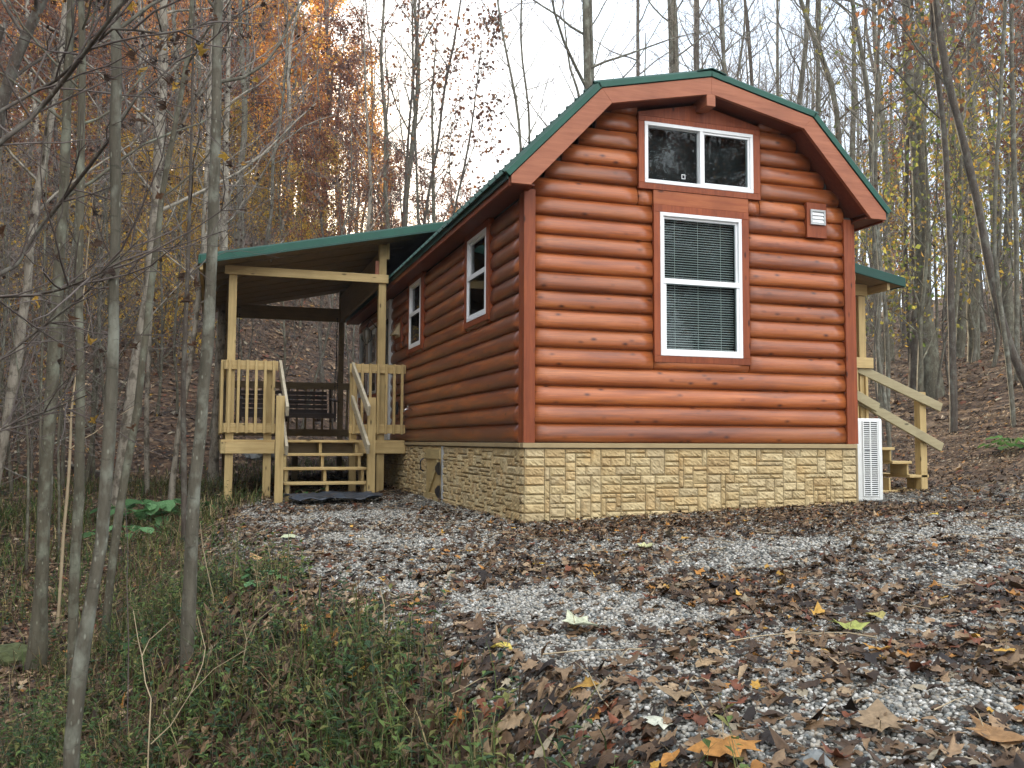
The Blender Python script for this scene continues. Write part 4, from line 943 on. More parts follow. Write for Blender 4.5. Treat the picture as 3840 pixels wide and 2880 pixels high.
# big trunks behind the house and on the right slope
def far(pts, depth, w0, mats, label, seed, leaf=None, top=7, nl=15, ll=3.4, tmin=.35, name='bare_tree', sub=7, sub2=4, group=None):
    w = list(np.linspace(w0*1.15, w0*.8, len(pts)))
    return traced(name, pts, depth, w, mats, label, top, seed, nl, ll, tmin, sub, sub2, leaf, 'tree', .0045, (.45, 1.1), group, 8)
SY_ = (260, .11, GREENY, [1, 2, 1, 1], .15); OR_ = (1500, .12, RUSSET+[(.4, .18, .05)], [2, 1, 1, 1, 2], .2)
far([(2215, 1300), (2212, 500), (2206, 330), (2200, 180), (2196, 0)], 17, 33, G_, 'tall pale grey tree rising behind the left bend of the cabin roof', 50, nl=18, ll=4.2, tmin=.3)
far([(2240, 1300), (2226, 400), (2215, 150), (2214, 0)], 17.6, 16, G_, 'thin stem forking beside the pale grey tree behind the roof bend', 51, ll=3)
far([(1930, 1300), (1955, 560), (1945, 420), (1890, 160), (1862, -20)], 24, 11, G_, 'slim bare tree standing alone against the white sky left of the roof', 52, nl=16, ll=4, tmin=.5, top=3)
far([(1975, 1300), (1985, 560), (1985, 380), (1950, 200), (1955, 30)], 25, 9, G_, 'second slim bare tree against the white sky, close right of the first', 53, nl=14, ll=3.4, tmin=.5, top=3)
far([(2400, 1300), (2392, 300), (2392, 0)], 30, 15, D_, 'dark straight trunk above the left half of the upper roof', 54)
far([(2540, 1300), (2530, 300), (2520, 0)], 22, 42, G_, 'thickest grey trunk rising above the roof left of the ridge', 55, nl=16)
far([(2614, 1300), (2613, 300), (2612, 0)], 28, 24, D_, 'straight brown trunk rising just left of the roof ridge', 56)
far([(2830, 1300), (2822, 320), (2808, 150), (2790, -20)], 26, 15, D_, 'dark forked trunk right of the roof ridge', 57)
far([(2920, 1300), (2917, 300), (2915, 0)], 30, 12, G_, 'thin straight trunk above the right roof slope', 58)
far([(3010, 1300), (2985, 480), (3016, 250), (3030, 0)], 27, 20, G_, 'grey trunk leaning right above the right roof slope', 59)
far([(3068, 1400), (3066, 400), (3070, 0)], 25, 19, G_, 'grey straight trunk between two leaning trunks above the right roof bend', 60)
far([(3165, 1400), (3149, 505), (3121, 303), (3048, 140), (3000, 0)], 23, 20, MD, 'trunk curving to the left above the right roof bend', 61)
far([(3300, 1400), (3267, 505), (3245, 252), (3194, 0)], 21, 19, G_, 'grey trunk leaning left above the lower right roof slope', 62, SY_)
far([(3330, 1406), (3326, 1200), (3290, 900), (3280, 500), (3300, 0)], 19, 15, G_, 'slim pale trunk just right of the entry porch post', 63, SY_)
far([(3415, 1340), (3408, 1150), (3395, 950), (3400, 600), (3420, 0)], 24, 16, D_, 'brown trunk behind the entry porch roof tip', 64, SY_)
far([(3462, 1318), (3475, 1050), (3468, 700), (3440, 300), (3450, 0)], 22, 33, MD, 'stout dark trunk right of the entry porch roof', 65)
far([(3572, 1425), (3570, 1100), (3560, 900), (3545, 500), (3500, 200), (3495, 0)], 17, 22, D_, 'dark upright trunk rising above the end of the handrails', 66, SY_)
far([(3650, 1280), (3655, 900), (3645, 500), (3640, 0)], 26, 38, MD, 'thick lichen spotted trunk on the right slope', 67)
far([(3842, 1400), (3760, 1270), (3722, 1050), (3690, 900), (3640, 620), (3560, 350), (3520, 100), (3505, -30)], 16.5, 30, D_, 'heavy dark trunk leaning strongly left at the right side', 68, OR_)
far([(3786, 1400), (3765, 1230), (3735, 1050), (3722, 900), (3745, 500), (3770, 0)], 15.5, 16, G_, 'pale thin trunk crossing in front of the heavy leaning trunk', 69)
far([(3812, 1330), (3815, 1000), (3800, 500), (3790, 0)], 20, 18, G_, 'slim grey trunk at the right edge behind the leaning trunk', 70, SY_)

RS_ = (900, .11, RUSSET+[(.36, .18, .07)], [2, 2, 1, 2, 2], .12)
far([(1560, 1100), (1600, 760), (1640, 560), (1665, 330), (1700, 180)], 27, 11, D_, 'dark oak leaning right with purple brown leaves above the porch roof', 80, RS_, 4, 18, 3.4, .45)
far([(1500, 1100), (1520, 700), (1535, 450), (1560, 200), (1570, 60)], 29, 10, D_, 'dark oak with upright limbs left of the leaning oak above the porch roof', 81, RS_, 4, 18, 3.4, .45)
far([(1660, 1100), (1690, 840), (1740, 640), (1770, 470)], 25, 9, D_, 'low oak arching right just above where the porch roof meets the cabin', 82, RS_, 3, 18, 3., .4)
far([(1580, 1100), (1560, 600), (1550, 300), (1545, 0)], 31, 9, G_, 'slim straight grey tree at the edge of the white sky above the porch', 83, None, 4, 16, 3., .5)
# protos for the woods -------------------------------------------------------------
def upright(seed, h, r0, bend=.065):
    rs = np.random.RandomState(seed); n = 9; t = np.linspace(0, 1, n); x = np.cumsum(rs.randn(n))*bend*h*.18; y = np.cumsum(rs.randn(n))*bend*h*.18
    P = np.stack([x-x[0], y-y[0], t*h-.15], 1); r = r0*(1-t)**.75*.92+r0*.05; r[0] *= 1.35; return P, r
def wood(seed, h, r0, nl, ll, tmin, leaf, mats, name, sub=9, sub2=4, elev=(.5, 1.1), tw=.0062):
    P, r = upright(seed, h, r0); return name, gen_tree(seed, P, r, nl, ll, tmin, sub, sub2, elev, tw, leaf, 7), mats
PROT = dict(
    bare=[wood(100, 17, .14, 22, 4.4, .38, None, MD, 'bare_tree'), wood(101, 19, .145, 20, 5, .42, None, MD, 'bare_tree'), wood(102, 15, .10, 20, 3.4, .35, None, G_, 'bare_tree'),
          wood(103, 20, .155, 18, 5.2, .45, None, D_, 'bare_tree'), wood(104, 13, .075, 18, 3., .3, None, MD, 'bare_tree')],
    white=[wood(105, 15, .12, 18, 3.6, .4, (500, .12, RUSSET, [1]*4, .1), W_, 'birch_tree')],
    orange=[wood(110, 15, .15, 24, 4.6, .25, (6500, .16, ORANGE, [3, 2, 2, 1.5], .28), MD, 'autumn_tree'), wood(111, 12, .11, 24, 4, .2, (5500, .15, ORANGE, [1.5, 2, .6, 2], .25), D_, 'autumn_tree')],
    yellow=[wood(112, 12, .10, 22, 3.8, .2, (6500, .15, YELLOW, [3, 2, 2, 2], .28), MD, 'autumn_tree')],
    russet=[wood(113, 15, .14, 24, 4.4, .25, (5200, .15, RUSSET, [3, 2, 2, 1], .22), D_, 'autumn_tree'), wood(116, 11, .09, 20, 3.2, .2, (2600, .12, RUSSET+ORANGE[:2], [2, 2, 2, 1, 1, 1], .2), D_, 'autumn_tree')],
    greeny=[wood(114, 9, .06, 20, 2.8, .15, (1000, .11, GREENY, [2, 3, 1, 1.5], .2), MD, 'understory_tree', 6, 3), wood(115, 7, .045, 18, 2.4, .15, (800, .11, GREENY+YELLOW[:2], [2, 2, 1, 1, 2, 2], .2), G_, 'understory_tree', 6, 3)],
    shrub=[wood(120, 3.4, .025, 16, 1.7, .08, (1100, .10, YELLOW, [3, 3, 1, 2], .14), MD, 'understory_shrub', 5, 3, (.2, .9), .004), wood(121, 2.8, .02, 15, 1.5, .08, (700, .09, YELLOW+RUSSET, [2, 2, 1, 2, 2, 1, 2, 1], .14), D_, 'understory_shrub', 5, 3, (.2, .9), .004)],
    whip=[wood(130, 7, .032, 26, 2.4, .12, (70, .08, BROWN, [1, 1, 1], .03), MD, 'bare_sapling', 8, 4, (.3, 1.0), .003), wood(131, 6, .026, 24, 2.2, .1, (60, .08, BROWN+[(.45, .28, .06)], [1, 1, 1, .6], .03), G_, 'bare_sapling', 8, 4, (.25, .9), .003)],
    pole=[wood(122, 8, .035, 14, 1.7, .25, None, G_, 'bare_sapling', 6, 3, (.4, 1.1), .004), wood(123, 6, .025, 14, 1.6, .2, (90, .08, BROWN, [1, 1, 1], .03), D_, 'bare_sapling', 6, 3, (.4, 1.1), .004)],
)
LAB = dict(bare='bare grey forest tree among the leafless trees', white='pale barked bare tree on the left hillside', orange='glowing orange autumn tree high on the left hillside',
           yellow='yellow leaved autumn tree on the left hillside', russet='russet brown leaved tree on the hillside behind the porch', greeny='small tree with sparse yellow green leaves on the right slope',
           shrub='low understory shrub with yellowing leaves on the wooded slope', whip='spreading leafless sapling with a tangle of fine twigs on the left bank', pole='thin leafless sapling standing among the forest trees')
CATS = dict(shrub='shrub', pole='sapling', whip='sapling')
first = {}
rw = np.random.RandomState(4242); nth = {}
def plant(kind, a, r, smin=.8, smax=1.2, suffix=''):
    L = PROT[kind]; i = rw.randint(len(L)); x = CAM[0]+math.sin(a)*r; y = CAM[1]+math.cos(a)*r; z = float(H(x, y))-.05
    if -4.2 < x < 6.8 and -2 < y < 12.4: return
    s = rw.uniform(smin, smax); rot = rw.uniform(0, 6.28); key = (kind, i)
    lab = LAB[kind]+suffix; grp = lab
    if key not in first:
        nm, data, mats = L[i]; o = make_tree(nm, data, mats, (x, y, z), lab, CATS.get(kind, 'tree'), grp, rot, s); first[key] = o
    else: o = copy_tree(first[key], (x, y, z), rot, (s*rw.uniform(.85, 1.1), s*rw.uniform(.85, 1.1), s), lab, grp)
    o.rotation_euler.x = rw.uniform(-.05, .05); o.rotation_euler.y = rw.uniform(-.06, .06)
def scatter(kind, n, a0, a1, r0, r1, smin=.8, smax=1.2, suffix=''):
    for k in range(n):
        a = a0+(a1-a0)*(k+rw.rand())/n; r = math.sqrt(rw.uniform(r0*r0, r1*r1)); plant(kind, a, r, smin, smax, suffix)
A = lambda px: YAW+math.atan((px-1920)/F)
# left hillside
scatter('bare', 36, A(-300), A(1500), 30, 60, suffix=' left of the cabin')
scatter('bare', 8, A(1400), A(1760), 30, 62, .6, .85, ' left of the cabin')
scatter('whip', 42, A(-350), A(1350), 8.5, 22, .8, 1.2)
scatter('white', 6, A(-100), A(1500), 19, 40)
scatter('orange', 34, A(-250), A(1150), 48, 62, .8, 1.1)
scatter('shrub', 30, A(-300), A(1200), 50, 63, 1.5, 2.4, ' left of the cabin')
scatter('orange', 5, A(900), A(1450), 44, 62, .7, .9)
scatter('yellow', 11, A(-200), A(1300), 28, 48, .35, .6)
scatter('russet', 22, A(-200), A(1500), 26, 50, .35, .65)
scatter('russet', 6, A(700), A(1500), 46, 60, .6, .95)
scatter('russet', 5, A(1450), A(1740), 34, 60, .5, .75)
scatter('shrub', 22, A(-200), A(800), 20, 34, suffix=' left of the cabin')
scatter('shrub', 26, A(-200), A(1500), 34, 54, suffix=' left of the cabin')
scatter('pole', 50, A(-250), A(1500), 13, 46, suffix=' left of the cabin')
# right slope
scatter('bare', 6, A(2350), A(2750), 30, 60, .8, 1.1, ' right of the cabin')
scatter('bare', 92, A(2650), A(4300), 22, 75, .8, 1.25, ' right of the cabin')
scatter('pole', 24, A(2600), A(4200), 24, 60, 1.2, 1.9, ' far up the right slope')
scatter('greeny', 20, A(2950), A(4200), 19, 44)
scatter('russet', 4, A(3300), A(4300), 28, 50, .7, 1.)
scatter('pole', 26, A(2700), A(4200), 14, 40, suffix=' right of the cabin')
# woods behind the photographer, mirrored in the window panes
for k in range(44):
    a = math.pi*.60+(k*.618 % 1)*1.9; plant(('bare', 'russet', 'russet', 'russet')[k % 4], a, rw.uniform(16, 34), .8, 1.15, ' behind the photographer')
for k in range(38):  # unseen trees added off to the left to shade the left log wall
    a = -.62-(k*.618 % 1)*1.5; plant(('bare', 'russet', 'orange', 'russet')[k % 4], a, rw.uniform(9, 24), .8, 1.2, ', unseen beyond the left edge')

# ------------------------------------------------------------------ ground cover
LPAL = np.array([(.028, .020, .017), (.052, .033, .023), (.078, .049, .033), (.115, .072, .046), (.175, .115, .075), (.26, .178, .118), (.36, .265, .185), (.38, .18, .05), (.46, .27, .06), (.16, .058, .033), (.30, .26, .21)])
LWT = np.array([2.2, 2.8, 2.8, 2.6, 2.4, 1.6, .9, .30, .13, .8, .5]); LWT = LWT/LWT.sum()
def leaf_mesh(name, rs, X, Y, size, tilt=.18, lift=.02, pal=LPAL, wt=LWT, kinds=(0, 1, 2)):
    V_, F_, C_ = [], [], []; n0 = 0; k_of = rs.choice(kinds, len(X)); 
    for k in kinds:
        m = k_of == k; n = m.sum()
        if not n: continue
        T = leaf_template(k); x, y, s = X[m], Y[m], size[m]; nv = len(T)
        Tj = np.repeat(T[None], n, 0)*(1+.18*rs.randn(n, nv, 1)*(np.arange(nv) > 0)[None, :, None])
        curl = rs.randn(n)*.55+.25; curl2 = rs.randn(n)*.5
        z = curl[:, None]*Tj[:, :, 0]**2*1.6+curl2[:, None]*Tj[:, :, 1]**2*1.4+curl2[:, None]*.5*Tj[:, :, 0]*Tj[:, :, 1]+rs.randn(n, nv)*.035
        L = np.concatenate([Tj, z[..., None]], -1)*s[:, None, None]
        gx, gy = slope_at(x, y); P = np.einsum('nij,nvj->nvi', rot_mats(rs, n, tilt), L)
        P[:, :, 2] += P[:, :, 0]*gx[:, None]+P[:, :, 1]*gy[:, None]
        low = P[:, :, 2].min(1); P[:, :, 2] -= (low*.75)[:, None]
        P[:, :, 0] += x[:, None]; P[:, :, 1] += y[:, None]; P[:, :, 2] += (H(x, y)+.002+lift*rs.rand(n)**1.5)[:, None]
        r = np.arange(1, nv); tri = np.stack([np.zeros(nv-1, int), r, np.r_[r[1:], 1]], -1)
        F_.append((tri[None]+(np.arange(n)*nv)[:, None, None]).reshape(-1, 3)+n0); V_.append(P.reshape(-1, 3)); n0 += n*nv
        C = pal[rs.choice(len(pal), n, p=wt)]*np.array([.90, .86, .72])*(.75+.5*rs.rand(n))[:, None]; C_.append(np.repeat(C, nv-1, 0))
    me = np_mesh(name, np.concatenate(V_), [np.concatenate(F_)], True); face_color(me, np.concatenate(C_)); return me
def polar_pts(rs, n, r0, r1, a0, a1):
    r = np.sqrt(rs.uniform(r0*r0, r1*r1, n)); a = rs.uniform(a0, a1, n); return CAM[0]+np.sin(a)*r, CAM[1]+np.cos(a)*r
def outside(x, y): return ~((x > -.03) & (x < W+.03) & (y > -.05) & (y < YB))
rl = np.random.RandomState(99); XS, YS, SS = [], [], []
for n, r0, r1, s0, s1, a0, a1 in ((2600, .9, 2.2, .05, .12, -1.2, 1.6), (38000, 2.2, 5.5, .030, .095, -.55, 1.25), (52000, 5.5, 10.5, .03, .088, -.5, 1.15), (40000, 10.5, 20, .05, .11, -.45, 1.1), (50000, 20, 50, .11, .22, -.42, 1.02)):
    x, y = polar_pts(rl, n, r0, r1, a0, a1); d = edge_d(x, y)
    gm = gravel_mask(x, y); padm = ss(.5, -.1, d)
    keep = rl.rand(n) > gm*.93
    slope_keep = np.where((d > .25) & (d < 1.0) & (np.hypot(x-CAM[0], y-CAM[1]) < 9), .62, 1.)
    keep &= rl.rand(n) < slope_keep; keep &= outside(x, y)
    keep &= ~((x > -1.85) & (x < -.75) & (y > 3.3) & (y < 4.1) & (rl.rand(n) < .93)) & ~((x > 3.72) & (x < 4.34) & (y > .0) & (y < 1.1))
    XS.append(x[keep]); YS.append(y[keep]); SS.append(rl.uniform(s0, s1, keep.sum())*(1+.5*(rl.rand(keep.sum()) < .06)))
X, Y, S_ = np.concatenate(XS), np.concatenate(YS), np.concatenate(SS)
lo = link('leaf_litter', leaf_mesh('leaf_litter', rl, X, Y, S_), M['leaf']); tag(lo, 'dead brown leaves strewn over the gravel and the forest floor', 'fallen leaves', kind='stuff')
# pebbles
ph_ = (1+5**.5)/2; IV = np.array([(-1, ph_, 0), (1, ph_, 0), (-1, -ph_, 0), (1, -ph_, 0), (0, -1, ph_), (0, 1, ph_), (0, -1, -ph_), (0, 1, -ph_), (ph_, 0, -1), (ph_, 0, 1), (-ph_, 0, -1), (-ph_, 0, 1)])/math.sqrt(1+ph_**2)
IF = np.array([(0, 11, 5), (0, 5, 1), (0, 1, 7), (0, 7, 10), (0, 10, 11), (1, 5, 9), (5, 11, 4), (11, 10, 2), (10, 7, 6), (7, 1, 8), (3, 9, 4), (3, 4, 2), (3, 2, 6), (3, 6, 8), (3, 8, 9), (4, 9, 5), (2, 4, 11), (6, 2, 10), (8, 6, 7), (9, 8, 1)])
rp = np.random.RandomState(5); PX, PY, PS = [], [], []
for n, r0, r1, s0, s1 in ((90000, 1.6, 5.2, .0045, .0105), (90000, 5.2, 10.5, .007, .0125), (9000, 10.5, 13, .010, .016)):
    x, y = polar_pts(rp, n, r0, r1, -.25, 1.1); gm = gravel_mask(x, y); k = (rp.rand(n) < np.clip(gm*1.6+.22*(edge_d(x, y) < .0)*(x < 6), 0, 1)) & outside(x, y)
    PX.append(x[k]); PY.append(y[k]); PS.append(rp.uniform(s0, s1, k.sum()))
px_, py_, ps_ = np.concatenate(PX), np.concatenate(PY), np.concatenate(PS); n = len(px_)
sc3 = ps_[:, None]*rp.uniform(.65, 1.25, (n, 3)); sc3[:, 2] *= .75
Vp = np.einsum('nij,nvj->nvi', rot_mats(rp, n, .4), IV[None]*sc3[:, None]*(1+.10*rp.randn(n, 12, 1)))
Vp += np.stack([px_, py_, H(px_, py_)+ps_*.35], -1)[:, None]
me = np_mesh('gravel', Vp.reshape(-1, 3), [(IF[None]+(np.arange(n)*12)[:, None, None]).reshape(-1, 3)], True)
gp = .84*np.array([(.34, .325, .28), (.21, .20, .175), (.46, .445, .39), (.11, .115, .105), (.38, .34, .27), (.62, .60, .55), (.15, .165, .16), (.28, .24, .18)])
face_color(me, np.repeat(gp[rp.choice(8, n, p=[.23, .19, .16, .12, .11, .07, .07, .05])]*(.8+.4*rp.rand(n))[:, None], 20, 0))
def gm_():
    n = NT('pebble'); a = n.n('ShaderNodeAttribute'); a.attribute_name = 'tint'; n.col([a, 0]); n.b.inputs['Roughness'].default_value = .55; n.b.inputs['Specular IOR Level'].default_value = .35; return n.m
tag(link('gravel', me, gm_()), 'pale grey pea gravel showing between the fallen leaves', 'gravel', kind='stuff')
# weeds and grass on the bank
rg = np.random.RandomState(31)
def weed_pts(n, r0, r1, a0, a1):
    x, y = polar_pts(rg, n, r0, r1, a0, a1); d = edge_d(x, y); r_ = np.hypot(x-CAM[0], y-CAM[1]); m = ss(-.12, .5, d+.5*(vn(x, y, .8)-.5))*(1-.88*ss(.9, 1.7, d)*(r_ < 8))*(.25+.75*ss(.35, .6, vn(x+5, y, .7)))
    k = rg.rand(n) < m; return x[k], y[k]
x1, y1 = weed_pts(50000, 1.5, 7, -.45, .62); x2, y2 = weed_pts(26000, 7, 19, -.35, .25)
x, y = np.r_[x1, x2], np.r_[y1, y2]; n = len(x); r = np.hypot(x-CAM[0], y-CAM[1])
h = rg.uniform(.07, .24, n)*(1+.5*(rg.rand(n) < .1)); wd = rg.uniform(.0015, .0035, n)*(1+ss(6, 14, r)*1.6)
az = rg.rand(n)*6.28; ln = rg.uniform(.15, .9, n); dx, dy = np.cos(az)*h*ln, np.sin(az)*h*ln; sx, sy = -np.sin(az)*wd, np.cos(az)*wd; z = H(x, y)
V = []
for t, w in ((0, 1), (.45, .9), (.8, .6), (1, .05)):
    for s in (-1, 1): V.append(np.stack([x+dx*t*t+s*sx*w, y+dy*t*t+s*sy*w, z+h*t*(1-.25*t*ln)], -1))
V = np.stack(V, 1).reshape(-1, 3); b = (np.arange(n)*8)[:, None]
Fq = np.concatenate([b+np.array([[0, 1, 3, 2]]), b+np.array([[2, 3, 5, 4]]), b+np.array([[4, 5, 7, 6]])])
gpal = np.array([(.075, .115, .03), (.05, .08, .025), (.12, .13, .04), (.20, .155, .075), (.10, .065, .038), (.30, .24, .12)]); C = gpal[rg.choice(6, n, p=[.17, .20, .18, .17, .20, .08])]*(.7+.6*rg.rand(n))[:, None]
me = np_mesh('grass', V, [Fq]); face_color(me, np.concatenate([C, C, C])); tag(link('grass', me, M['weed']), 'thin green and tan grass blades covering the bank in the foreground', 'grass', kind='stuff')
# leafy weeds: upright stems with lance shaped leaves
xa, ya = weed_pts(13000, 1.6, 6.5, -.42, .6); xb, yb = weed_pts(2600, 6.5, 16, -.32, .2); x, y = np.r_[xa, xb], np.r_[ya, yb]; n = len(x)
h = rg.uniform(.06, .30, n)*(.6+.8*vn(x+50, y, .5)); z = H(x, y); lx, ly = rg.randn(n)*.25, rg.randn(n)*.25; K = 9
st = []; V = []; Fl = []; Cl = []; base_c = np.array([(.06, .105, .035), (.11, .16, .045), (.042, .08, .038), (.18, .18, .06), (.13, .085, .05)])
cc = base_c[rg.choice(5, n, p=[.26, .20, .20, .16, .18])]*(.75+.5*rg.rand(n))[:, None]; cnt = 0
for k in range(K):
    t = (k+1)/K; px = x+lx*h*t; py = y+ly*h*t; pz = z+h*t; a = k*2.4+rg.rand(n)*1.; L = rg.uniform(.022, .065, n)*(1.2-t*.5); el = rg.uniform(-.2, .8, n)
    ux, uy, uz = np.cos(a)*np.cos(el), np.sin(a)*np.cos(el), np.sin(el); wx, wy = -np.sin(a)*L*.22, np.cos(a)*L*.22
    q = np.stack([np.stack([px, py, pz], -1), np.stack([px+ux*L*.45+wx, py+uy*L*.45+wy, pz+uz*L*.45+L*.08], -1), np.stack([px+ux*L, py+uy*L, pz+uz*L-L*.15], -1), np.stack([px+ux*L*.45-wx, py+uy*L*.45-wy, pz+uz*L*.45+L*.08], -1)], 1)
    V.append(q.reshape(-1, 3)); Fl.append((np.arange(n)*4)[:, None]+np.array([[0, 1, 2, 3]])+cnt); cnt += 4*n; Cl.append(cc)
for s in (0,):
    w = .0011; q = np.stack([np.stack([x-w, y, z], -1), np.stack([x+w, y, z], -1), np.stack([x+lx*h+w*.5, y+ly*h, z+h], -1), np.stack([x+lx*h-w*.5, y+ly*h, z+h], -1)], 1)
    V.append(q.reshape(-1, 3)); Fl.append((np.arange(n)*4)[:, None]+np.array([[0, 1, 2, 3]])+cnt); cnt += 4*n; Cl.append(cc*.8+.05)
me = np_mesh('leafy_weeds', np.concatenate(V), [np.concatenate(Fl)]); face_color(me, np.concatenate(Cl)); tag(link('leafy_weeds', me, M['weed']), 'tangle of small leaved green weeds on the bank at lower left', 'weeds', kind='stuff')
# forest floor twigs
tb = TB(); rs = np.random.RandomState(8)
x, y = polar_pts(rs, 700, 1.8, 16, -.32, .95)
for i in range(len(x)):
    if not outside(x[i:i+1], y[i:i+1])[0]: continue
    if edge_d(x[i], y[i]) < .1 and rs.rand() < .6: continue
    L = rs.uniform(.1, .5); a = rs.rand()*6.28; P = [(x[i]+math.cos(a)*L*t+rs.randn()*.01, y[i]+math.sin(a)*L*t+rs.randn()*.01, float(H(x[i]+math.cos(a)*L*t, y[i]+math.sin(a)*L*t))+.02+.03*rs.rand()) for t in (0, .35, .7, 1)]
    tb.add(np.array(P), np.linspace(.003, .0012, 4), 4)
tag(link('fallen_twigs', tb.mesh('fallen_twigs'), M['twigp']), 'thin dry twigs and stalks lying among the leaves', 'twigs', kind='stuff')

# distinct small things on the ground ------------------------------------------------
def ground_at(px, py):
    d = at(px, py, 1.)-CAM; t = .5
    while t < 60:
        p = CAM+d*t
        if p[2] < H(p[0], p[1]): break
        t *= 1.004
    return p
def one_leaf(px, py, size, col, label, kind=0, seed=0, tilt=.15, stem=True):
    rs = np.random.RandomState(seed+500); p = ground_at(px, py); size *= 1.3; tilt *= .7; T = leaf_template(kind); nv = len(T); k = 3
    ring = T[1:]; V = [(0, 0, .0)]
    for f in (.35, .7, 1.): V += [(q[0]*f, q[1]*f, .0) for q in ring]
    V = np.array(V)*size; m = len(ring)
    c1, c2 = rs.uniform(-.6, 1.2), rs.uniform(-.8, .8)
    V[:, 2] = (c1*V[:, 0]**2+c2*V[:, 1]**2)/size*.9+rs.randn(len(V))*size*.018
    yaw = rs.rand()*6.28; ax = rs.rand()*6.28; Rm = (Matrix.Rotation(tilt, 3, (math.cos(ax), math.sin(ax), 0))@Matrix.Rotation(yaw, 3, 'Z'))
    V = V@np.array(Rm).T; V[:, 2] -= V[:, 2].min(); V[:, 2] += .022
    fs = [(0, 1+i, 1+(i+1) % m) for i in range(m)]
    for r_ in range(2): fs += [(1+r_*m+i, 1+(r_+1)*m+i, 1+(r_+1)*m+(i+1) % m, 1+r_*m+(i+1) % m) for i in range(m)]
    me = bpy.data.meshes.new('fallen_leaf'); me.from_pydata([tuple(q) for q in V], [], fs); me.polygons.foreach_set('use_smooth', [True]*len(fs))
    face_color(me, np.tile(np.array(col), (len(fs), 1))*(.85+.3*rs.rand(len(fs), 1)))
    o = link('fallen_leaf', me, M['bigleaf']); size *= 1.; o.location = p; tag(o, label, 'leaf', 'single large fallen leaves')
    if stem:
        tip = V[1]; tb = TB(); tb.add(np.array([tip, tip*1.5+np.array([0, 0, .01]), tip*2.1]), np.array([.0016, .0013, .001])*1.2, 5); link('leaf_stem', tb.mesh('leaf_stem'), M['twigp'], o)
for a in [(2720, 2850, .19, (.42, .20, .055), 'big orange brown lobed leaf at the bottom edge right of centre', 0, 1),
          (2480, 2745, .10, (.58, .58, .46), 'pale cream pointed leaf among dark leaves near the bottom', 0, 2), (1085, 2025, .15, (.50, .54, .34), 'pale green leaf on the gravel near the porch steps', 0, 3),
          (3185, 2375, .16, (.34, .36, .10), 'large yellow green lobed leaf on the gravel at right', 0, 4), (2165, 2380, .17, (.50, .52, .36), 'mottled pale green leaf at the edge of the gravel', 0, 5),
          (1890, 2460, .10, (.58, .46, .10), 'bright yellow oval leaf beside the weeds', 2, 6), (2540, 2640, .14, (.27, .19, .11), 'large tan oak leaf among dark leaves in the foreground', 1, 7),
          (3720, 2790, .20, (.30, .17, .075), 'large brown oak leaf in the bottom right corner', 1, 8), (3290, 2470, .10, (.50, .26, .06), 'orange leaf right of the yellow green leaf', 0, 9),
          (3290, 2340, .13, (.42, .36, .12), 'narrow yellow leaf just right of the yellow green leaf', 2, 10), (3300, 2760, .18, (.28, .20, .12), 'wide tan oak leaf below the bare gravel patch', 1, 11),
          (3770, 2480, .09, (.56, .32, .06), 'yellow orange leaf near the right edge', 0, 12), (2640, 2520, .11, (.36, .25, .14), 'curled tan leaf above the big oak leaf', 2, 13),
          (975, 2110, .13, (.45, .27, .12), 'curled tan orange leaf on the bank left of the gravel', 2, 14), (2010, 2130, .10, (.52, .33, .06), 'small yellow leaf in the middle of the gravel', 0, 15),
          (2420, 2065, .13, (.50, .50, .26), 'pale yellow green leaf on the gravel below the window', 0, 16), (3505, 1945, .10, (.58, .42, .07), 'bright yellow leaf right of the heat pump', 0, 17)]:
    one_leaf(a[0], a[1], a[2], a[3], a[4], a[5], a[6])
def rock(px, py, s, mat, label, seed, flat=.5, depth=None):
    import bmesh
    p = ground_at(px, py); bm = bmesh.new(); bmesh.ops.create_icosphere(bm, subdivisions=3, radius=1); rs = np.random.RandomState(seed)
    for v in bm.verts:
        c = np.array(v.co); f = 1+.35*(vn(c[0]*2+seed, c[1]*2+c[2], .8)-.5)+.2*(vn(c[0]*5, c[2]*5+seed, .8)-.5); v.co = Vector((c[0]*s[0]*f, c[1]*s[1]*f, c[2]*s[2]*f))
    me = bpy.data.meshes.new('rock'); bm.to_mesh(me); bm.free(); o = link('rock', me, mat); o.location = p; o.rotation_euler.z = seed; tag(o, label, 'rock')
rock(3060, 2870, (.07, .05, .03), M['rock'], 'flat blue grey rock at the bottom edge', 1)
rock(3070, 2745, (.016, .014, .012), M['concrete'], 'small white stone among leaves right of the cream leaf', 2)
rock(30, 2480, (.22, .16, .12), M['moss'], 'mossy rock at the foot of the far left sapling', 3)
rock(1010, 1700, (.6, .4, .3), M['rock'], 'dark boulder on the slope behind the porch', 4)
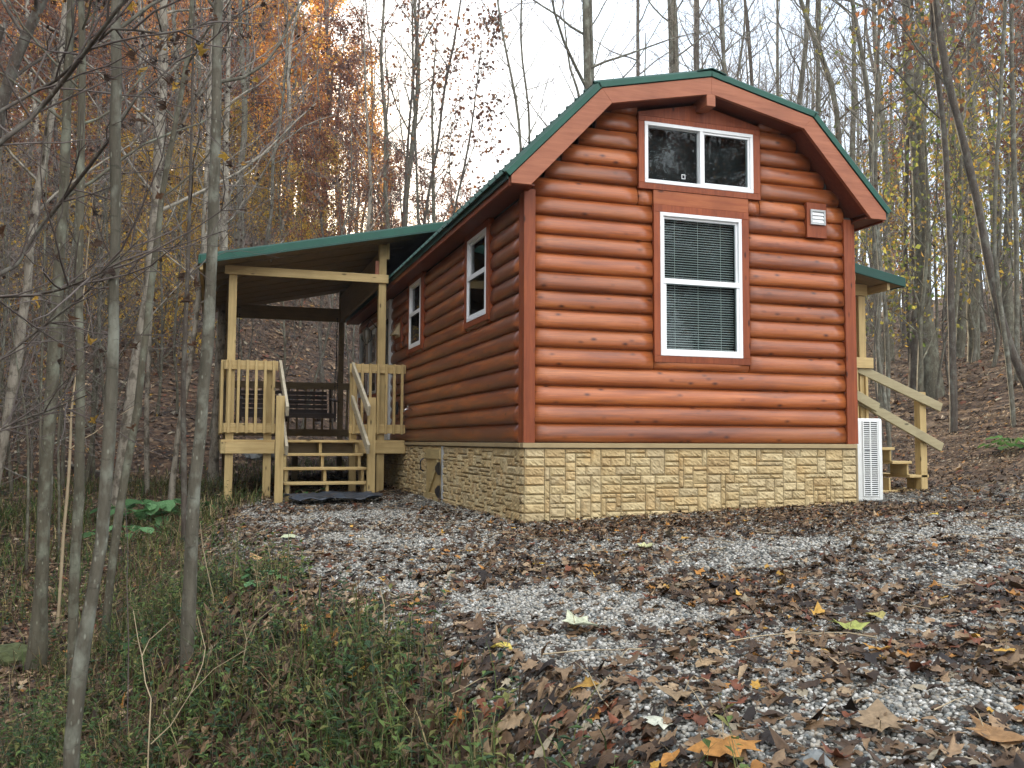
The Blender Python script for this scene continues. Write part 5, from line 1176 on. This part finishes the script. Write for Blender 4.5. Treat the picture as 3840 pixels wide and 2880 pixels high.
# broad leaved weeds
def burdock(px, py, n, s, label, seed, col=((.09, .20, .075), (.14, .28, .12))):
    rs = np.random.RandomState(seed); p = ground_at(px, py); o = thing('broadleaf_weed', p, label, 'plant'); ORG[o] = np.zeros(3)
    V, Fs, C = [], [], []; tb = TB()
    for i in range(n):
        a = rs.rand()*6.28; r = rs.uniform(.02, s); h = rs.uniform(.12, .42)*s*1.3; e = np.array([math.cos(a)*r, math.sin(a)*r, h]); tb.add(np.array([(0, 0, -.02), e*np.array([.5, .5, .7]), e]), np.array([.004, .003, .002]), 5)
        sz = rs.uniform(.10, .19)*s*2.1; b = len(V); u = nrm(np.array([math.cos(a), math.sin(a), -.25+rs.randn()*.3])); w = nrm(np.cross(u, (0, 0, 1))+rs.randn(3)*.15)
        m = 12; V.append(e)
        for k in range(m): t = k/m*6.283; V.append(e+u*sz*(.5-.55*math.cos(t))+w*sz*.48*math.sin(t)*(1+.08*(-1)**k)+np.array([0, 0, .09*sz*(abs(math.sin(t))*2-1)]))
        Fs += [(b, b+1+k, b+1+(k+1) % m) for k in range(m)]; c = np.array(col[rs.randint(2)])*rs.uniform(.7, 1.35); C += [c]*m
    link('stem', tb.mesh('stem'), M['twigp'], o)
    me = np_mesh('leaf', np.array(V), [np.array(Fs)]); face_color(me, np.array(C)); link('foliage', me, M['foliage'], o)
burdock(590, 1960, 44, .62, 'clump of broad pale green leaves behind the bent sapling', 1)
burdock(470, 2040, 24, .42, 'smaller clump of broad green leaves left of the big clump', 2)
burdock(745, 1930, 14, .35, 'dark green leafy plant right behind the sapling by the porch', 3, ((.05, .13, .04), (.07, .16, .05)))
burdock(3800, 1690, 46, .42, 'bright green leafy bush at the right edge above the leaves', 4, ((.09, .19, .05), (.14, .25, .07)))
burdock(1010, 2195, 12, .16, 'small green plant at the edge of the gravel', 5)
burdock(560, 2440, 16, .18, 'dark green low plant between the two front saplings', 6, ((.05, .12, .05), (.06, .14, .05)))
burdock(1150, 1880, 16, .3, 'green plants growing under the porch steps', 7, ((.06, .14, .05), (.08, .17, .06)))
# dry branching stalks
def stalk(paths, depth, label, mat='twigp', w=7):
    tb = TB(); b0 = None
    for i, pth in enumerate(paths):
        P = np.array([at(x, y, depth+.03*k) for k, (x, y) in enumerate(pth)]); 
        if i == 0:
            g = float(H(P[0][0], P[0][1])); b0 = np.array([P[0][0], P[0][1], g-.02]); P = np.vstack([b0, P]) if P[0][2] > g else P
        tb.add(P, np.linspace(w, w*.4, len(P))*depth/F/2*(1 if i == 0 else .7), 6)
    tb.V = [v-b0 for v in tb.V]; o = link('dry_stalk', tb.mesh('dry_stalk'), M[mat]); o.location = b0; tag(o, label, 'stalk')
stalk([[(556, 2820), (566, 2620), (545, 2560), (532, 2460), (518, 2400), (500, 2290)], [(532, 2460), (560, 2400), (650, 2320)], [(566, 2790), (640, 2720), (715, 2600), (800, 2510), (925, 2435)], [(715, 2600), (760, 2490), (770, 2430), (740, 2310)]], 3.3, 'pale dry stalk forking low over the weeds between the front saplings')
stalk([[(1425, 2500), (1438, 2380), (1440, 2270), (1424, 2200), (1490, 2240), (1545, 2285)], [(1424, 2200), (1400, 2205)]], 3.6, 'tan bent dry stalk standing at the edge of the gravel', w=8)
stalk([[(1535, 2560), (1540, 2400), (1545, 2290)]], 3.5, 'thin straight dry stalk right of the bent stalk', w=4)
stalk([[(480, 2600), (482, 2400), (476, 2200), (480, 2050), (470, 1900)], [(482, 2400), (560, 2350)]], 4.2, 'thin brown weed stem rising behind the bent sapling', 'twigd', 6)
stalk([[(800, 2240), (780, 2150), (760, 2050), (750, 1960)], [(760, 2050), (800, 1990)]], 5.2, 'thin pale stalk right of the sapling by the porch', w=5)
stalk([[(905, 2530), (925, 2400), (960, 2330), (1050, 2260)], [(925, 2400), (905, 2320)]], 4., 'thin grey stalk leaning right over the weeds', w=4)
# fallen logs in the creek
for i, (a, b, dp, w, lb) in enumerate([((960, 1640), (1110, 1610), 19, 20, 'dark fallen log lying across the creek behind the porch'), ((260, 1770), (640, 1790), 17, 14, 'dark log lying along the creek behind the saplings'), ((960, 1560), (1120, 1640), 22, 18, 'dark stump and root mass on the far creek bank')]):
    P = np.array([at(a[0]+(b[0]-a[0])*t, a[1]+(b[1]-a[1])*t, dp) for t in (0, .3, .6, 1)]); P[:, 2] = H(P[:, 0], P[:, 1])+.08; P[:, 2] += np.array([0, .05, .02, .08])
    tb = TB(); tb.add(P, np.array([1, .9, .8, .6])*w*dp/F/2, 8); b0 = P[0].copy(); tb.V = [v-b0 for v in tb.V]; o = link('fallen_log', tb.mesh('fallen_log'), M['barkd']); o.location = b0; tag(o, lb, 'log')

# ------------------------------------------------------------------ haze
hm = bpy.data.materials.new('thin_haze'); hm.use_nodes = True; ht = hm.node_tree; ht.nodes.clear(); ho = ht.nodes.new('ShaderNodeOutputMaterial')
hv = ht.nodes.new('ShaderNodeVolumePrincipled'); hv.inputs['Color'].default_value = (.92, .95, 1., 1); hv.inputs['Density'].default_value = .0008; hv.inputs['Anisotropy'].default_value = .55; ht.links.new(hv.outputs[0], ho.inputs['Volume'])
hz = MB().box(-175, 175, -175, 175, -12, 60).build('haze', hm, None, 0); tag(hz, kind='stuff', label='thin pale haze in the air between the far trees', cat='haze')

# ------------------------------------------------------------------ light
w = bpy.data.worlds.new('World'); SC.world = w; w.use_nodes = True; t = w.node_tree; t.nodes.clear()
out = t.nodes.new('ShaderNodeOutputWorld'); bg = t.nodes.new('ShaderNodeBackground'); sky = t.nodes.new('ShaderNodeTexSky'); sky.sky_type = 'NISHITA'; sky.sun_disc = False
SE, SA = R(17.), A(950)                             # low sun behind the left hill
sky.sun_elevation = SE; sky.sun_rotation = SA; sky.air_density = 1.; sky.dust_density = 2.5; sky.ozone_density = 1.
tc = t.nodes.new('ShaderNodeTexCoord'); no = t.nodes.new('ShaderNodeTexNoise'); no.inputs['Scale'].default_value = 2.2; no.inputs['Detail'].default_value = 5; t.links.new(tc.outputs['Generated'], no.inputs['Vector'])
rp_ = t.nodes.new('ShaderNodeValToRGB'); rp_.color_ramp.elements[0].position = .25; rp_.color_ramp.elements[0].color = (.35,)*3+(1,); rp_.color_ramp.elements[1].position = .6; rp_.color_ramp.elements[1].color = (.85,)*3+(1,)
t.links.new(no.outputs[0], rp_.inputs[0]); mx = t.nodes.new('ShaderNodeMix'); mx.data_type = 'RGBA'; t.links.new(rp_.outputs[0], mx.inputs[0]); t.links.new(sky.outputs[0], mx.inputs[6]); 
# thin overcast, brighter high up behind the photographer
dt = t.nodes.new('ShaderNodeVectorMath'); dt.operation = 'DOT_PRODUCT'; dt.inputs[1].default_value = tuple(Vector((.10, -.80, .60)).normalized()); t.links.new(tc.outputs['Generated'], dt.inputs[0])
vr = t.nodes.new('ShaderNodeValToRGB'); e = vr.color_ramp.elements; e[0].position = 0; e[0].color = (.16, .215, .285, 1); e[1].position = 1; e[1].color = (1., 1., 1., 1); e2 = e.new(.5); e2.color = (.26, .30, .36, 1)
mr = t.nodes.new('ShaderNodeMapRange'); mr.inputs[1].default_value = -.3; mr.inputs[2].default_value = 1.; t.links.new(dt.outputs['Value'], mr.inputs[0]); t.links.new(mr.outputs[0], vr.inputs[0])
vm_ = t.nodes.new('ShaderNodeVectorMath'); vm_.operation = 'SCALE'; vm_.inputs['Scale'].default_value = 21.; t.links.new(vr.outputs[0], vm_.inputs[0]); t.links.new(vm_.outputs[0], mx.inputs[7])
t.links.new(mx.outputs[2], bg.inputs[0]); bg.inputs[1].default_value = .12; t.links.new(bg.outputs[0], out.inputs[0])
sun = bpy.data.lights.new('sun', 'SUN'); sun.energy = 5.; sun.angle = R(.6); sun.color = (1., .84, .60); so = bpy.data.objects.new('sun', sun); COL.objects.link(so)
dirv = Vector((math.sin(SA)*math.cos(SE), math.cos(SA)*math.cos(SE), math.sin(SE))); so.rotation_euler = dirv.to_track_quat('Z', 'Y').to_euler(); so.location = (0, 0, 30)
vs = SC.view_settings; vs.view_transform = 'Standard'; vs.look = 'None'; vs.exposure = 1.25; vs.gamma = 1.
